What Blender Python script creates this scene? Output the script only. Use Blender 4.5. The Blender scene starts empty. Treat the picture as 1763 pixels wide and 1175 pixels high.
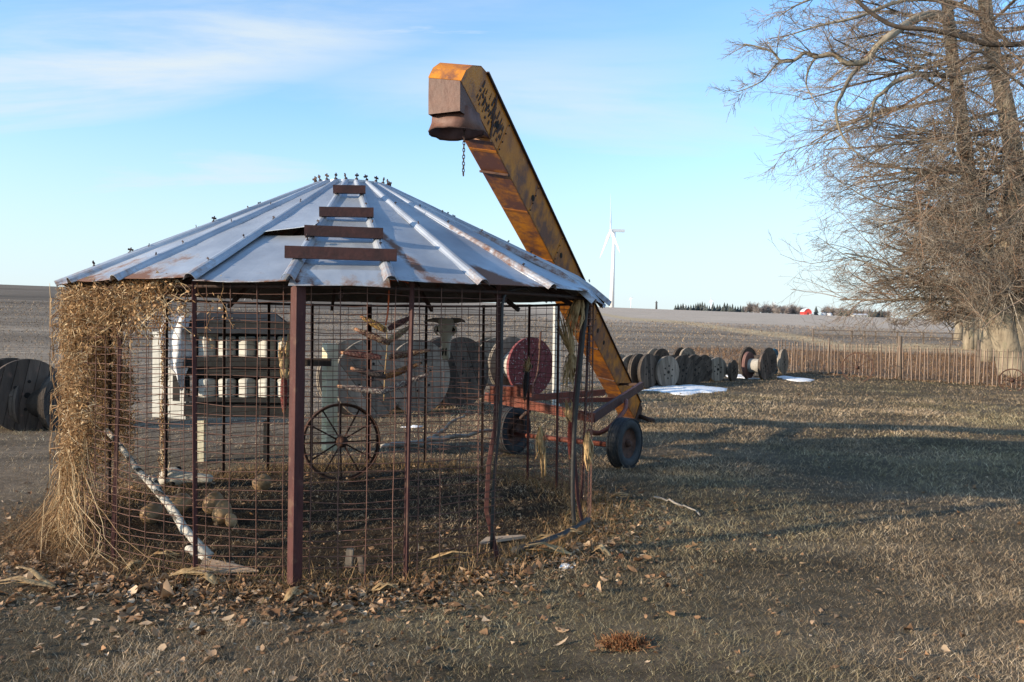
import bpy, math, random
import numpy as np
from mathutils import Vector, Matrix, noise
R_ = math.radians
random.seed(7); rng = np.random.default_rng(7)
sc = bpy.context.scene
col = sc.collection

# ------------------------------------------------------------------ camera
FPX, PITCH, ROLL, EYE = 1378.0, R_(0.87), R_(0.64), 1.6
PX, PY = 881.5, 587.5
cam_d = bpy.data.cameras.new('camera'); cam = bpy.data.objects.new('camera', cam_d); col.objects.link(cam)
cam_d.sensor_fit = 'HORIZONTAL'; cam_d.sensor_width = 36.0; cam_d.lens = 36.0 * FPX / 1763.0
cam_d.clip_start = 0.05; cam_d.clip_end = 9000
_f = Vector((0, math.cos(PITCH), -math.sin(PITCH))); _u = Vector((0, math.sin(PITCH), math.cos(PITCH))); _r = Vector((1, 0, 0))
_cx = _r * math.cos(ROLL) + _u * math.sin(ROLL); _cy = _u * math.cos(ROLL) - _r * math.sin(ROLL)
m = Matrix((_cx, _cy, -_f)).transposed().to_4x4(); m.translation = (0, 0, EYE)
cam.matrix_world = m
sc.camera = cam
sc.render.resolution_x = 1024; sc.render.resolution_y = 682

# ------------------------------------------------------------------ light
SUN_EL = R_(14.5)
SUN_DIR = Vector((-0.915, -0.40, 0)).normalized()          # horizontal direction towards the sun
SD = Vector((SUN_DIR.x * math.cos(SUN_EL), SUN_DIR.y * math.cos(SUN_EL), math.sin(SUN_EL)))
sl = bpy.data.lights.new('sun', 'SUN'); sl.energy = 5.0; sl.angle = R_(0.55); sl.color = (1.0, 0.83, 0.62)
so = bpy.data.objects.new('sun', sl); col.objects.link(so)
so.rotation_euler = SD.to_track_quat('Z', 'Y').to_euler(); so.location = (-20, -6, 12)

w = bpy.data.worlds.new('World'); sc.world = w; w.use_nodes = True
nt = w.node_tree; nt.nodes.clear()
def WN(t, **k):
    n = nt.nodes.new(t)
    for a, b in k.items(): setattr(n, a, b)
    return n
sky = WN('ShaderNodeTexSky', sky_type='NISHITA')
sky.sun_disc = False; sky.sun_elevation = SUN_EL; sky.sun_rotation = math.atan2(SD.x, SD.y)
sky.air_density = 1.0; sky.dust_density = 0.6; sky.ozone_density = 2.2; sky.altitude = 300
tc = WN('ShaderNodeTexCoord'); sep = WN('ShaderNodeSeparateXYZ'); nt.links.new(tc.outputs['Generated'], sep.inputs[0])
def wmath(op, a, b=None, clamp=False):
    n = WN('ShaderNodeMath', operation=op); n.use_clamp = clamp
    for i, v in enumerate((a, b)):
        if v is None: continue
        if isinstance(v, (int, float)): n.inputs[i].default_value = v
        else: nt.links.new(v, n.inputs[i])
    return n.outputs[0]
zz = wmath('ADD', wmath('MAXIMUM', sep.outputs[2], 0.0), 0.16)
cx_ = wmath('DIVIDE', sep.outputs[0], zz); cy_ = wmath('DIVIDE', sep.outputs[1], zz)
cmb = WN('ShaderNodeCombineXYZ'); nt.links.new(cx_, cmb.inputs[0]); nt.links.new(cy_, cmb.inputs[1])
def wnoise(scale, loc, sxyz, det, rough, dist=0.0):
    mp = WN('ShaderNodeMapping'); mp.inputs['Location'].default_value = loc; mp.inputs['Scale'].default_value = sxyz
    mp.inputs['Rotation'].default_value = (0, 0, R_(-14))
    nt.links.new(cmb.outputs[0], mp.inputs[0])
    n = WN('ShaderNodeTexNoise'); n.inputs['Scale'].default_value = scale; n.inputs['Detail'].default_value = det
    n.inputs['Roughness'].default_value = rough; n.inputs['Distortion'].default_value = dist
    nt.links.new(mp.outputs[0], n.inputs['Vector']); return n.outputs['Fac']
def wrange(v, a, b, c, d):
    n = WN('ShaderNodeMapRange'); n.interpolation_type = 'SMOOTHSTEP'
    for i, x in enumerate((None, a, b, c, d)):
        if x is not None: n.inputs[i].default_value = x
    nt.links.new(v, n.inputs[0]); return n.outputs[0]
CL1 = wnoise(0.30, (0.62, 0.35, 0), (1.0, 1.5, 1), 2.0, 0.5)       # where the cloud banks lie
CL2 = wnoise(0.8, (3.1, 1.4, 0), (0.8, 2.2, 1), 9.0, 0.60, 0.8)    # the wisps in them
cl = wmath('MULTIPLY', wrange(CL1, 0.46, 0.66, 0.0, 1.0), wrange(CL2, 0.26, 0.70, 0.0, 1.0))
CL3 = wnoise(1.7, (7.7, 2.4, 0), (0.7, 3.6, 1), 7.0, 0.6, 0.5)
cl = wmath('MAXIMUM', cl, wmath('MULTIPLY', wrange(CL3, 0.54, 0.72, 0.0, 0.6), 0.9))
low = wrange(sep.outputs[2], -0.03, 0.34, 0.95, 0.0)               # pale haze low over the horizon, all the way round
bank = WN('ShaderNodeMapping'); bank.vector_type = 'TEXTURE'; bank.inputs['Location'].default_value = (-0.95, 1.93, 0); bank.inputs['Rotation'].default_value = (0, 0, R_(-20)); bank.inputs['Scale'].default_value = (1.35, 0.36, 1)
nt.links.new(cmb.outputs[0], bank.inputs[0])
bl = WN('ShaderNodeVectorMath', operation='LENGTH'); nt.links.new(bank.outputs[0], bl.inputs[0])
bk = wrange(bl.outputs['Value'], 0.25, 1.25, 1.0, 0.0)             # the broad cirrus bank
cl = wmath('MAXIMUM', cl, wmath('MULTIPLY', bk, wrange(CL2, 0.33, 0.64, 0.08, 1.0)))
cl = wmath('MAXIMUM', wmath('MULTIPLY', cl, 0.95), low)
gain = WN('ShaderNodeMix', data_type='RGBA', blend_type='MULTIPLY'); gain.inputs[0].default_value = 1.0
nt.links.new(sky.outputs[0], gain.inputs[6]); gain.inputs[7].default_value = (1.05, 1.36, 1.52, 1)
mixc = WN('ShaderNodeMix', data_type='RGBA'); nt.links.new(cl, mixc.inputs[0])
nt.links.new(gain.outputs[2], mixc.inputs[6]); mixc.inputs[7].default_value = (3.35, 3.75, 4.0, 1)
bg = WN('ShaderNodeBackground'); bg.inputs[1].default_value = 0.15
nt.links.new(mixc.outputs[2], bg.inputs[0])
wo = WN('ShaderNodeOutputWorld'); nt.links.new(bg.outputs[0], wo.inputs[0])
sc.view_settings.view_transform = 'Standard'; sc.view_settings.look = 'None'
sc.view_settings.exposure = 0.65; sc.view_settings.gamma = 1.0; sc.view_settings.use_curve_mapping = False

# ------------------------------------------------------------------ photo geometry helpers
def at(px, py, Y):
    dx, dy = px - PX, py - PY
    u = dx * math.cos(ROLL) + dy * math.sin(ROLL); v = -dx * math.sin(ROLL) + dy * math.cos(ROLL)
    X = u / FPX; Z = -v / FPX
    yy = math.cos(PITCH) + Z * math.sin(PITCH); z = -math.sin(PITCH) + Z * math.cos(PITCH)
    t = Y / yy
    return Vector((X * t, Y, EYE + z * t))
def G(px, py, z=0.0):
    a = at(px, py, 1.0) - Vector((0, 0, EYE)); t = (z - EYE) / a.z
    return Vector((a.x * t, a.y * t, z))
def horizon(px): return 490 + 0.0375 * px

# ------------------------------------------------------------------ materials
def new_mat(name):
    mt = bpy.data.materials.new(name); mt.use_nodes = True
    n = mt.node_tree; return mt, n, n.nodes['Principled BSDF']
def NN(n, t, **k):
    x = n.nodes.new(t)
    for a, b in k.items(): setattr(x, a, b)
    return x
def rgba(c): return (c[0], c[1], c[2], 1)
def MAT(name, c1, c2, scale=8, stretch=(1, 1, 1), rough=0.8, metal=0.0, bump=0.3, bscale=None, rust=None, rand=0.15,
        attr=None, detail=6, spec=0.3, trans=0.0, coord='Object', lo=0.35, hi=0.65, third=None):
    mt, n, b = new_mat(name)
    tc = NN(n, 'ShaderNodeTexCoord'); mp = NN(n, 'ShaderNodeMapping'); mp.inputs['Scale'].default_value = stretch
    oi = NN(n, 'ShaderNodeObjectInfo')
    va = NN(n, 'ShaderNodeVectorMath', operation='ADD')
    cm = NN(n, 'ShaderNodeMath', operation='MULTIPLY'); cm.inputs[1].default_value = 37.0
    n.links.new(oi.outputs['Random'], cm.inputs[0])
    n.links.new(tc.outputs[coord], va.inputs[0]); n.links.new(cm.outputs[0], va.inputs[1])
    n.links.new(va.outputs[0], mp.inputs[0])
    no = NN(n, 'ShaderNodeTexNoise'); no.inputs['Scale'].default_value = scale; no.inputs['Detail'].default_value = detail
    no.inputs['Roughness'].default_value = 0.65
    n.links.new(mp.outputs[0], no.inputs['Vector'])
    rp = NN(n, 'ShaderNodeMapRange'); rp.inputs[1].default_value = lo; rp.inputs[2].default_value = hi
    n.links.new(no.outputs['Fac'], rp.inputs[0])
    mx = NN(n, 'ShaderNodeMix', data_type='RGBA'); n.links.new(rp.outputs[0], mx.inputs[0])
    mx.inputs[6].default_value = rgba(c1); mx.inputs[7].default_value = rgba(c2)
    out = mx.outputs[2]
    if attr:
        at_ = NN(n, 'ShaderNodeAttribute'); at_.attribute_name = attr
        m2 = NN(n, 'ShaderNodeMix', data_type='RGBA', blend_type='MULTIPLY'); m2.inputs[0].default_value = 1.0
        n.links.new(at_.outputs['Color'], m2.inputs[6]); n.links.new(out, m2.inputs[7]); out = m2.outputs[2]
    if third:
        cc, s2, a, bb = third
        n3 = NN(n, 'ShaderNodeTexNoise'); n3.inputs['Scale'].default_value = s2; n3.inputs['Detail'].default_value = 4
        n.links.new(va.outputs[0], n3.inputs['Vector'])
        r3 = NN(n, 'ShaderNodeMapRange'); r3.inputs[1].default_value = a; r3.inputs[2].default_value = bb
        n.links.new(n3.outputs['Fac'], r3.inputs[0])
        m3 = NN(n, 'ShaderNodeMix', data_type='RGBA'); n.links.new(r3.outputs[0], m3.inputs[0])
        n.links.new(out, m3.inputs[6]); m3.inputs[7].default_value = rgba(cc); out = m3.outputs[2]
    rfac = None
    if rust:
        rc, rs, ra, rb, rattr = rust
        nr = NN(n, 'ShaderNodeTexNoise'); nr.inputs['Scale'].default_value = rs; nr.inputs['Detail'].default_value = 8
        nr.inputs['Roughness'].default_value = 0.7
        n.links.new(va.outputs[0], nr.inputs['Vector'])
        fac = nr.outputs['Fac']
        if rattr:
            ra_ = NN(n, 'ShaderNodeAttribute'); ra_.attribute_name = rattr
            ad = NN(n, 'ShaderNodeMath', operation='ADD'); n.links.new(ra_.outputs['Fac'], ad.inputs[0]); n.links.new(fac, ad.inputs[1]); fac = ad.outputs[0]
        r4 = NN(n, 'ShaderNodeMapRange'); r4.inputs[1].default_value = ra; r4.inputs[2].default_value = rb
        n.links.new(fac, r4.inputs[0]); rfac = r4.outputs[0]
        m4 = NN(n, 'ShaderNodeMix', data_type='RGBA'); n.links.new(rfac, m4.inputs[0])
        n.links.new(out, m4.inputs[6]); m4.inputs[7].default_value = rgba(rc); out = m4.outputs[2]
    if rand:
        hv = NN(n, 'ShaderNodeHueSaturation')
        mr = NN(n, 'ShaderNodeMapRange'); mr.inputs[3].default_value = 1 - rand; mr.inputs[4].default_value = 1 + rand
        n.links.new(oi.outputs['Random'], mr.inputs[0]); n.links.new(mr.outputs[0], hv.inputs['Value'])
        n.links.new(out, hv.inputs['Color']); out = hv.outputs[0]
    n.links.new(out, b.inputs['Base Color'])
    b.inputs['Roughness'].default_value = rough
    b.inputs['Specular IOR Level'].default_value = spec
    if metal:
        if rfac is not None:
            mm = NN(n, 'ShaderNodeMapRange'); mm.inputs[3].default_value = metal; mm.inputs[4].default_value = 0.0
            n.links.new(rfac, mm.inputs[0]); n.links.new(mm.outputs[0], b.inputs['Metallic'])
            mq = NN(n, 'ShaderNodeMapRange'); mq.inputs[3].default_value = rough; mq.inputs[4].default_value = 0.9
            n.links.new(rfac, mq.inputs[0]); n.links.new(mq.outputs[0], b.inputs['Roughness'])
        else: b.inputs['Metallic'].default_value = metal
    if bump:
        bn = NN(n, 'ShaderNodeTexNoise'); bn.inputs['Scale'].default_value = bscale or scale * 4; bn.inputs['Detail'].default_value = 5
        n.links.new(mp.outputs[0], bn.inputs['Vector'])
        bp = NN(n, 'ShaderNodeBump'); bp.inputs['Strength'].default_value = bump; bp.inputs['Distance'].default_value = 0.02
        n.links.new(bn.outputs['Fac'], bp.inputs['Height']); n.links.new(bp.outputs[0], b.inputs['Normal'])
    return mt
def ATTRMAT(name, rough=0.85, trans=0.0, spec=0.15):
    mt, n, b = new_mat(name)
    a = NN(n, 'ShaderNodeAttribute'); a.attribute_name = 'Col'
    n.links.new(a.outputs['Color'], b.inputs['Base Color']); b.inputs['Roughness'].default_value = rough
    b.inputs['Specular IOR Level'].default_value = spec
    if trans:
        o = n.nodes['Material Output']; t = NN(n, 'ShaderNodeBsdfTranslucent'); mx = NN(n, 'ShaderNodeMixShader')
        mx.inputs[0].default_value = trans; n.links.new(a.outputs['Color'], t.inputs[0])
        n.links.new(b.outputs[0], mx.inputs[1]); n.links.new(t.outputs[0], mx.inputs[2]); n.links.new(mx.outputs[0], o.inputs[0])
    return mt
RUST = (0.105, 0.045, 0.03)
M = {}
M['galv'] = MAT('galvanised sheet', (0.37, 0.40, 0.45), (0.50, 0.535, 0.58), 3.5, (1, 1, 1), 0.48, 0.5, 0.12, 12,
                rust=((0.15, 0.072, 0.048), 16, 0.62, 0.92, 'rust'), rand=0.08, spec=0.5, third=((0.30, 0.33, 0.38), 1.6, .45, .75))
M['zincshade'] = MAT('underside with painted shade', (0.07, 0.066, 0.064), (0.13, 0.12, 0.11), 5, rough=0.9, bump=0.1, rust=(RUST, 6, .55, .65, None))  # zinc darkened: the shade under the roof is put into the colour, over real rust
M['oxide'] = MAT('red oxide steel', (0.042, 0.013, 0.013), (0.074, 0.025, 0.022), 14, (1, 1, .3), 0.65, 0, 0.3, rand=0.15, third=((0.10, 0.05, 0.035), 9, .58, .68))
M['darksteel'] = MAT('dark rusty steel', (0.03, 0.019, 0.016), (0.06, 0.03, 0.023), 14, rough=0.7, bump=0.2)
M['step'] = MAT('step channel', (0.026, 0.011, 0.010), (0.055, 0.02, 0.017), 10, rough=0.5, bump=0.15)
M['wire'] = MAT('rusty wire', (0.095, 0.047, 0.036), (0.16, 0.085, 0.065), 6, rough=0.75, bump=0)
M['hose'] = MAT('black hose', (0.017, 0.016, 0.016), (0.03, 0.028, 0.028), 10, rough=0.6, bump=0.05, spec=0.5)
M['yellow'] = MAT('worn yellow paint', (0.56, 0.205, 0.010), (0.36, 0.115, 0.010), 3.0, (1, 1, 1), 0.5, 0, 0.1, 30,
                  rust=((0.13, 0.052, 0.034), 5.0, 0.46, 0.66, 'rust'), rand=0, spec=0.45)
M['hood'] = MAT('rusty hood', (0.085, 0.040, 0.029), (0.15, 0.068, 0.046), 5, rough=0.6, bump=0.25, third=((0.20, 0.11, 0.085), 3.5, .55, .7), spec=0.4)
M['redframe'] = MAT('faded red paint', (0.20, 0.052, 0.03), (0.12, 0.04, 0.028), 9, rough=0.7, rust=(RUST, 7, 0.52, 0.64, None), rand=0.1)
M['rustiron'] = MAT('rusty iron', (0.04, 0.022, 0.017), (0.095, 0.045, 0.03), 18, rough=0.8, bump=0.3)
M['tyre'] = MAT('tyre rubber', (0.022, 0.024, 0.028), (0.045, 0.045, 0.047), 12, rough=0.75, bump=0.2)
M['woodgrey'] = MAT('weathered grey wood', (0.13, 0.107, 0.085), (0.245, 0.205, 0.165), 7, (1, 1, .12), 0.9, 0, 0.5, 30, rand=0.3)
M['wooddark'] = MAT('dark weathered wood', (0.040, 0.031, 0.025), (0.10, 0.078, 0.062), 6, (1, 1, .15), 0.9, 0, 0.5, 30, rand=0.3)
M['woodstain'] = MAT('stained dark wood', (0.045, 0.036, 0.031), (0.14, 0.105, 0.082), 4, (1, 1, .15), 0.9, 0, 0.5, 26, rand=0.35,
                     third=((0.16, 0.10, 0.078), 5, 0.58, 0.68))
M['woodred'] = MAT('faded red wood', (0.12, 0.024, 0.027), (0.18, 0.048, 0.048), 8, (1, 1, .12), 0.85, 0, 0.4, 30, rand=0.1,
                   third=((0.30, 0.25, 0.23), 22, 0.60, 0.66))
M['woodrust'] = MAT('red brown wood', (0.14, 0.07, 0.06), (0.21, 0.12, 0.10), 8, (1, 1, .12), 0.85, 0, 0.4, 30, rand=0.1)
M['blue'] = MAT('blue painted wood', (0.012, 0.09, 0.16), (0.02, 0.12, 0.2), 8, rough=0.7, rand=0.1)
M['drum'] = MAT('pale drum wood', (0.29, 0.27, 0.24), (0.41, 0.385, 0.345), 8, (1, 1, .2), 0.85, 0, 0.3, 30, rand=0.1)
M['picket'] = MAT('picket wood', (0.26, 0.175, 0.125), (0.39, 0.28, 0.21), 6, (1, 1, .2), 0.9, 0, 0.3, 30, rand=0.3)
M['postwood'] = MAT('dark post wood', (0.09, 0.07, 0.055), (0.17, 0.13, 0.10), 8, (1, 1, .2), 0.9, 0, 0.4, 30, rand=0.2)
M['greenpost'] = MAT('mossy pale post', (0.50, 0.45, 0.31), (0.60, 0.56, 0.42), 7, (1, 1, .3), 0.9, 0, 0.3, 30, rand=0.1, third=((0.34, 0.36, 0.19), 6, .58, .8))
M['white'] = MAT('old white paint', (0.37, 0.365, 0.335), (0.47, 0.465, 0.43), 7, rough=0.7, bump=0.1, rand=0.03, third=((0.30, 0.28, 0.25), 26, .66, .72))
M['charcoal'] = MAT('charcoal paint', (0.010, 0.011, 0.012), (0.02, 0.021, 0.022), 8, rough=0.85, bump=0.2)
M['pelt'] = MAT('pale hide', (0.42, 0.42, 0.44), (0.66, 0.65, 0.64), 9, (1, 1, .4), 0.9, 0, 0.5, 40)
M['bone'] = MAT('dry bone', (0.42, 0.385, 0.32), (0.56, 0.52, 0.44), 9, rough=0.7, bump=0.2, third=((0.22, 0.19, 0.15), 6, .62, .74))
M['horn'] = MAT('horn', (0.10, 0.09, 0.08), (0.2, 0.17, 0.14), 12, rough=0.55, bump=0.2)
M['black'] = MAT('painted hollow shade', (0.012, 0.011, 0.010), (0.02, 0.018, 0.016), 8, rough=0.9, bump=0)  # flat black painted for the shade inside holes and sockets
M['birch'] = MAT('birch bark', (0.40, 0.375, 0.33), (0.54, 0.51, 0.46), 9, rough=0.8, bump=0.2, third=((0.07, 0.06, 0.05), 13, .54, .60), rand=0.05)
M['branch'] = MAT('dead branch', (0.20, 0.18, 0.16), (0.32, 0.29, 0.26), 12, rough=0.9, bump=0.3)
M['gourd'] = MAT('dry gourd', (0.27, 0.165, 0.085), (0.40, 0.27, 0.15), 5, rough=0.55, bump=0.1, third=((0.15, 0.09, 0.05), 7, .55, .68), rand=0.15)
M['husk'] = MAT('corn husk', (0.20, 0.115, 0.05), (0.50, 0.35, 0.18), 24, (1, 1, .4), 0.85, 0, 0.3, 50, rand=0.15)
M['board'] = MAT('bare board', (0.40, 0.30, 0.22), (0.50, 0.39, 0.30), 6, (.2, 1, 1), 0.9, 0, 0.2, 30, rand=0.1)
M['card'] = MAT('brown board', (0.36, 0.25, 0.17), (0.43, 0.31, 0.22), 5, rough=0.9, bump=0.1)
M['bark'] = MAT('tree bark', (0.15, 0.125, 0.095), (0.30, 0.255, 0.19), 5, (1, 1, .25), 0.95, 0, 0.9, 14, rand=0.05, third=((0.19, 0.18, 0.125), 2.2, .58, .74))
M['twig'] = MAT('twig bark', (0.16, 0.11, 0.08), (0.27, 0.195, 0.145), 1.2, rough=0.85, bump=0, rand=0.1)
M['twigdark'] = MAT('limb bark painted unlit', (0.05, 0.038, 0.03), (0.10, 0.078, 0.06), 5, rough=0.9, bump=0.4, bscale=30, rand=0.05)  # bark darkened so the near limbs read as unlit
M['turbine'] = MAT('turbine white', (0.80, 0.80, 0.80), (0.83, 0.83, 0.83), 1, rough=0.4, bump=0, rand=0)
M['farturbine'] = MAT('far white', (0.78, 0.80, 0.83), (0.8, 0.82, 0.85), 1, rough=0.6, bump=0, rand=0)
M['conifer'] = MAT('hazed conifer needles', (0.045, 0.055, 0.055), (0.08, 0.09, 0.085), .4, rough=0.95, bump=0, rand=0.25)  # needle colour lightened to paint in distance haze
M['farbare'] = MAT('hazed far twigs', (0.24, 0.21, 0.20), (0.33, 0.29, 0.275), .3, rough=0.95, bump=0, rand=0.2)  # paler twigs: the haze of distance is put into the colour
M['barnred'] = MAT('barn red', (0.50, 0.045, 0.04), (0.58, 0.07, 0.06), .5, rough=0.8, bump=0, rand=0)
M['roofgrey'] = MAT('pale roof', (0.50, 0.50, 0.52), (0.62, 0.62, 0.64), .5, rough=0.6, bump=0, rand=0.1)
M['poledark'] = MAT('far dark', (0.06, 0.06, 0.065), (0.09, 0.09, 0.095), .5, rough=0.9, bump=0, rand=0.1)
M['snow'] = MAT('old snow', (0.72, 0.75, 0.80), (0.84, 0.86, 0.89), 9, rough=0.7, bump=0.6, bscale=14, rand=0, third=((0.42, 0.38, 0.33), 7, .60, .78))
M['redplastic'] = MAT('red plastic', (0.55, 0.015, 0.02), (0.6, 0.02, 0.025), 8, rough=0.4, bump=0)
M['orangepipe'] = MAT('orange rust rod', (0.45, 0.09, 0.025), (0.32, 0.07, 0.03), 12, rough=0.7, bump=0.1)
M['vine'] = ATTRMAT('dried vine', 0.85, 0.2)
M['grass'] = ATTRMAT('dead grass blades', 0.9, 0.12, 0.08)
M['kernel'] = ATTRMAT('corn kernels', 0.45, 0, 0.4)
M['bare_twigs'] = ATTRMAT('bare twigs', 0.85, 0, 0.1)
M['litter'] = ATTRMAT('fallen leaves', 0.85, 0.12)
def earcol(name, a, b): M[name] = MAT(name, a, b, 60, rough=0.4, bump=0.0, detail=2, spec=0.45, rand=0.05, lo=.45, hi=.55)
earcol('corn yellow', (0.45, 0.24, 0.05), (0.22, 0.08, 0.03)); earcol('corn maroon', (0.09, 0.018, 0.018), (0.14, 0.035, 0.03))
earcol('corn tan', (0.42, 0.32, 0.19), (0.24, 0.16, 0.09)); earcol('corn brown', (0.17, 0.065, 0.035), (0.30, 0.17, 0.10))
earcol('corn black', (0.022, 0.017, 0.02), (0.04, 0.026, 0.028)); earcol('corn orange', (0.40, 0.18, 0.05), (0.20, 0.075, 0.03))
earcol('corn speckled', (0.50, 0.44, 0.38), (0.20, 0.16, 0.16)); earcol('corn red', (0.28, 0.035, 0.022), (0.17, 0.022, 0.018))

# ------------------------------------------------------------------ mesh helpers
def frame_from(d, up=Vector((0, 0, 1))):
    d = d.normalized()
    s = d.cross(up)
    if s.length < 1e-4: s = d.cross(Vector((0, 1, 0)))
    s.normalize(); return s, s.cross(d).normalized()
class MB:
    def __init__(s): s.v = []; s.f = []; s.sm = []; s.attr = {}
    def add(s, vs, fs, smooth=False):
        o = len(s.v); s.v.extend([tuple(p) for p in vs]); s.f.extend([tuple(i + o for i in f) for f in fs]); s.sm.extend([smooth] * len(fs)); return o
    def box(s, c, size, mat=None):
        hx, hy, hz = [k / 2 for k in size]; vs = [Vector((x * hx, y * hy, z * hz)) for x in (-1, 1) for y in (-1, 1) for z in (-1, 1)]
        if mat: vs = [mat @ p for p in vs]
        c = Vector(c); s.add([c + p for p in vs], [(0, 1, 3, 2), (4, 6, 7, 5), (0, 4, 5, 1), (2, 3, 7, 6), (0, 2, 6, 4), (1, 5, 7, 3)]); return s
    def beam(s, a, b, w, h, up=Vector((0, 0, 1))):
        a, b = Vector(a), Vector(b); q, n = frame_from(b - a, up)
        vs = []
        for p in (a, b):
            for i, j in ((-1, -1), (1, -1), (1, 1), (-1, 1)): vs.append(p + q * (i * w / 2) + n * (j * h / 2))
        s.add(vs, [(3, 2, 1, 0), (4, 5, 6, 7), (0, 1, 5, 4), (1, 2, 6, 5), (2, 3, 7, 6), (3, 0, 4, 7)]); return s
    def tube(s, pts, rad, n=6, cap=True, smooth=True):
        pts = [Vector(p) for p in pts]; k = len(pts)
        if not hasattr(rad, '__len__'): rad = [rad] * k
        vs = []; q = None
        for i, p in enumerate(pts):
            d = (pts[min(i + 1, k - 1)] - pts[max(i - 1, 0)])
            if d.length < 1e-9: d = Vector((0, 0, 1))
            d.normalize()
            if q is None: q, _ = frame_from(d)
            q = (q - d * q.dot(d))
            if q.length < 1e-5: q, _ = frame_from(d)
            q.normalize(); u = d.cross(q)
            for j in range(n):
                a = 2 * math.pi * j / n; vs.append(p + (q * math.cos(a) + u * math.sin(a)) * rad[i])
        fs = [(i * n + j, i * n + (j + 1) % n, (i + 1) * n + (j + 1) % n, (i + 1) * n + j) for i in range(k - 1) for j in range(n)]
        s.add(vs, fs, smooth)
        if cap:
            o = len(s.v) - k * n; s.f.append(tuple(o + j for j in range(n))[::-1]); s.f.append(tuple(o + (k - 1) * n + j for j in range(n))); s.sm += [False, False]
        return s
    def lathe(s, prof, n=24, mat=None, closed=False, smooth=True):       # prof: (r, h) about local z
        k = len(prof); vs = []
        for r, h in prof:
            for j in range(n):
                a = 2 * math.pi * j / n; vs.append(Vector((r * math.cos(a), r * math.sin(a), h)))
        if mat: vs = [mat @ p for p in vs]
        rng_ = range(k if closed else k - 1)
        fs = [(i * n + j, i * n + (j + 1) % n, ((i + 1) % k) * n + (j + 1) % n, ((i + 1) % k) * n + j) for i in rng_ for j in range(n)]
        s.add(vs, fs, smooth); return s
    def prism(s, poly, ext):                                              # polygon extruded by vector ext
        n = len(poly); poly = [Vector(p) for p in poly]; ext = Vector(ext)
        s.add(poly + [p + ext for p in poly], [tuple(range(n))[::-1], tuple(range(n, 2 * n))] + [(i, (i + 1) % n, n + (i + 1) % n, n + i) for i in range(n)]); return s
    def loft(s, rings, cap=True, smooth=True):
        n = len(rings[0]); k = len(rings)
        o = s.add([p for r in rings for p in r], [(i * n + j, i * n + (j + 1) % n, (i + 1) * n + (j + 1) % n, (i + 1) * n + j) for i in range(k - 1) for j in range(n)], smooth)
        if cap:
            s.f.append(tuple(o + j for j in range(n))[::-1]); s.f.append(tuple(o + (k - 1) * n + j for j in range(n))); s.sm += [False, False]
        return s
    def mesh(s, name, shift=None):
        me = bpy.data.meshes.new(name)
        vs = s.v if shift is None else [(p[0] - shift[0], p[1] - shift[1], p[2] - shift[2]) for p in s.v]
        me.from_pydata(vs, [], s.f)
        me.polygons.foreach_set('use_smooth', s.sm)
        for k, vals in s.attr.items():
            a = me.attributes.new(k, 'FLOAT', 'POINT'); a.data.foreach_set('value', vals)
        me.update(); return me
    def build(s, name, mat, parent=None, world=True):
        shift = None
        if parent is not None and world:
            r = parent
            while r.parent: r = r.parent
            shift = r.location
        return link(name, s.mesh(name, shift), mat, parent)
def link(name, me, mat, parent=None):
    if mat is not None and not me.materials: me.materials.append(mat)
    o = bpy.data.objects.new(name, me); col.objects.link(o); o.parent = parent; return o
def tag(o, label=None, cat=None, group=None, kind=None):
    if label: o['label'] = label
    if cat: o['category'] = cat
    if group: o['group'] = group
    if kind: o['kind'] = kind
    return o
def thing(name, loc, label, cat, group=None, rot=None):
    o = bpy.data.objects.new(name, None); col.objects.link(o); o.location = Vector(loc); o.empty_display_size = .2
    if rot is not None: o.rotation_euler = rot
    return tag(o, label, cat, group)
def npmesh(name, verts, quads=None, tris=None, mat=None, cols=None, parent=None):
    me = bpy.data.meshes.new(name); nq = 0 if quads is None else len(quads); ntq = 0 if tris is None else len(tris)
    me.vertices.add(len(verts)); me.vertices.foreach_set('co', np.asarray(verts, np.float32).ravel())
    idx = np.concatenate([a.ravel() for a in (quads, tris) if a is not None]).astype(np.int32)
    me.loops.add(len(idx)); me.loops.foreach_set('vertex_index', idx)
    me.polygons.add(nq + ntq)
    st = np.concatenate([np.arange(nq) * 4, nq * 4 + np.arange(ntq) * 3]).astype(np.int32)
    me.polygons.foreach_set('loop_start', st)
    me.update(calc_edges=True)
    if cols is not None:
        a = me.color_attributes.new('Col', 'FLOAT_COLOR', 'POINT')
        c4 = np.ones((len(verts), 4), np.float32); c4[:, :3] = cols; a.data.foreach_set('color', c4.ravel())
    return link(name, me, mat, parent)
def jit(a): return random.uniform(-a, a)

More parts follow.
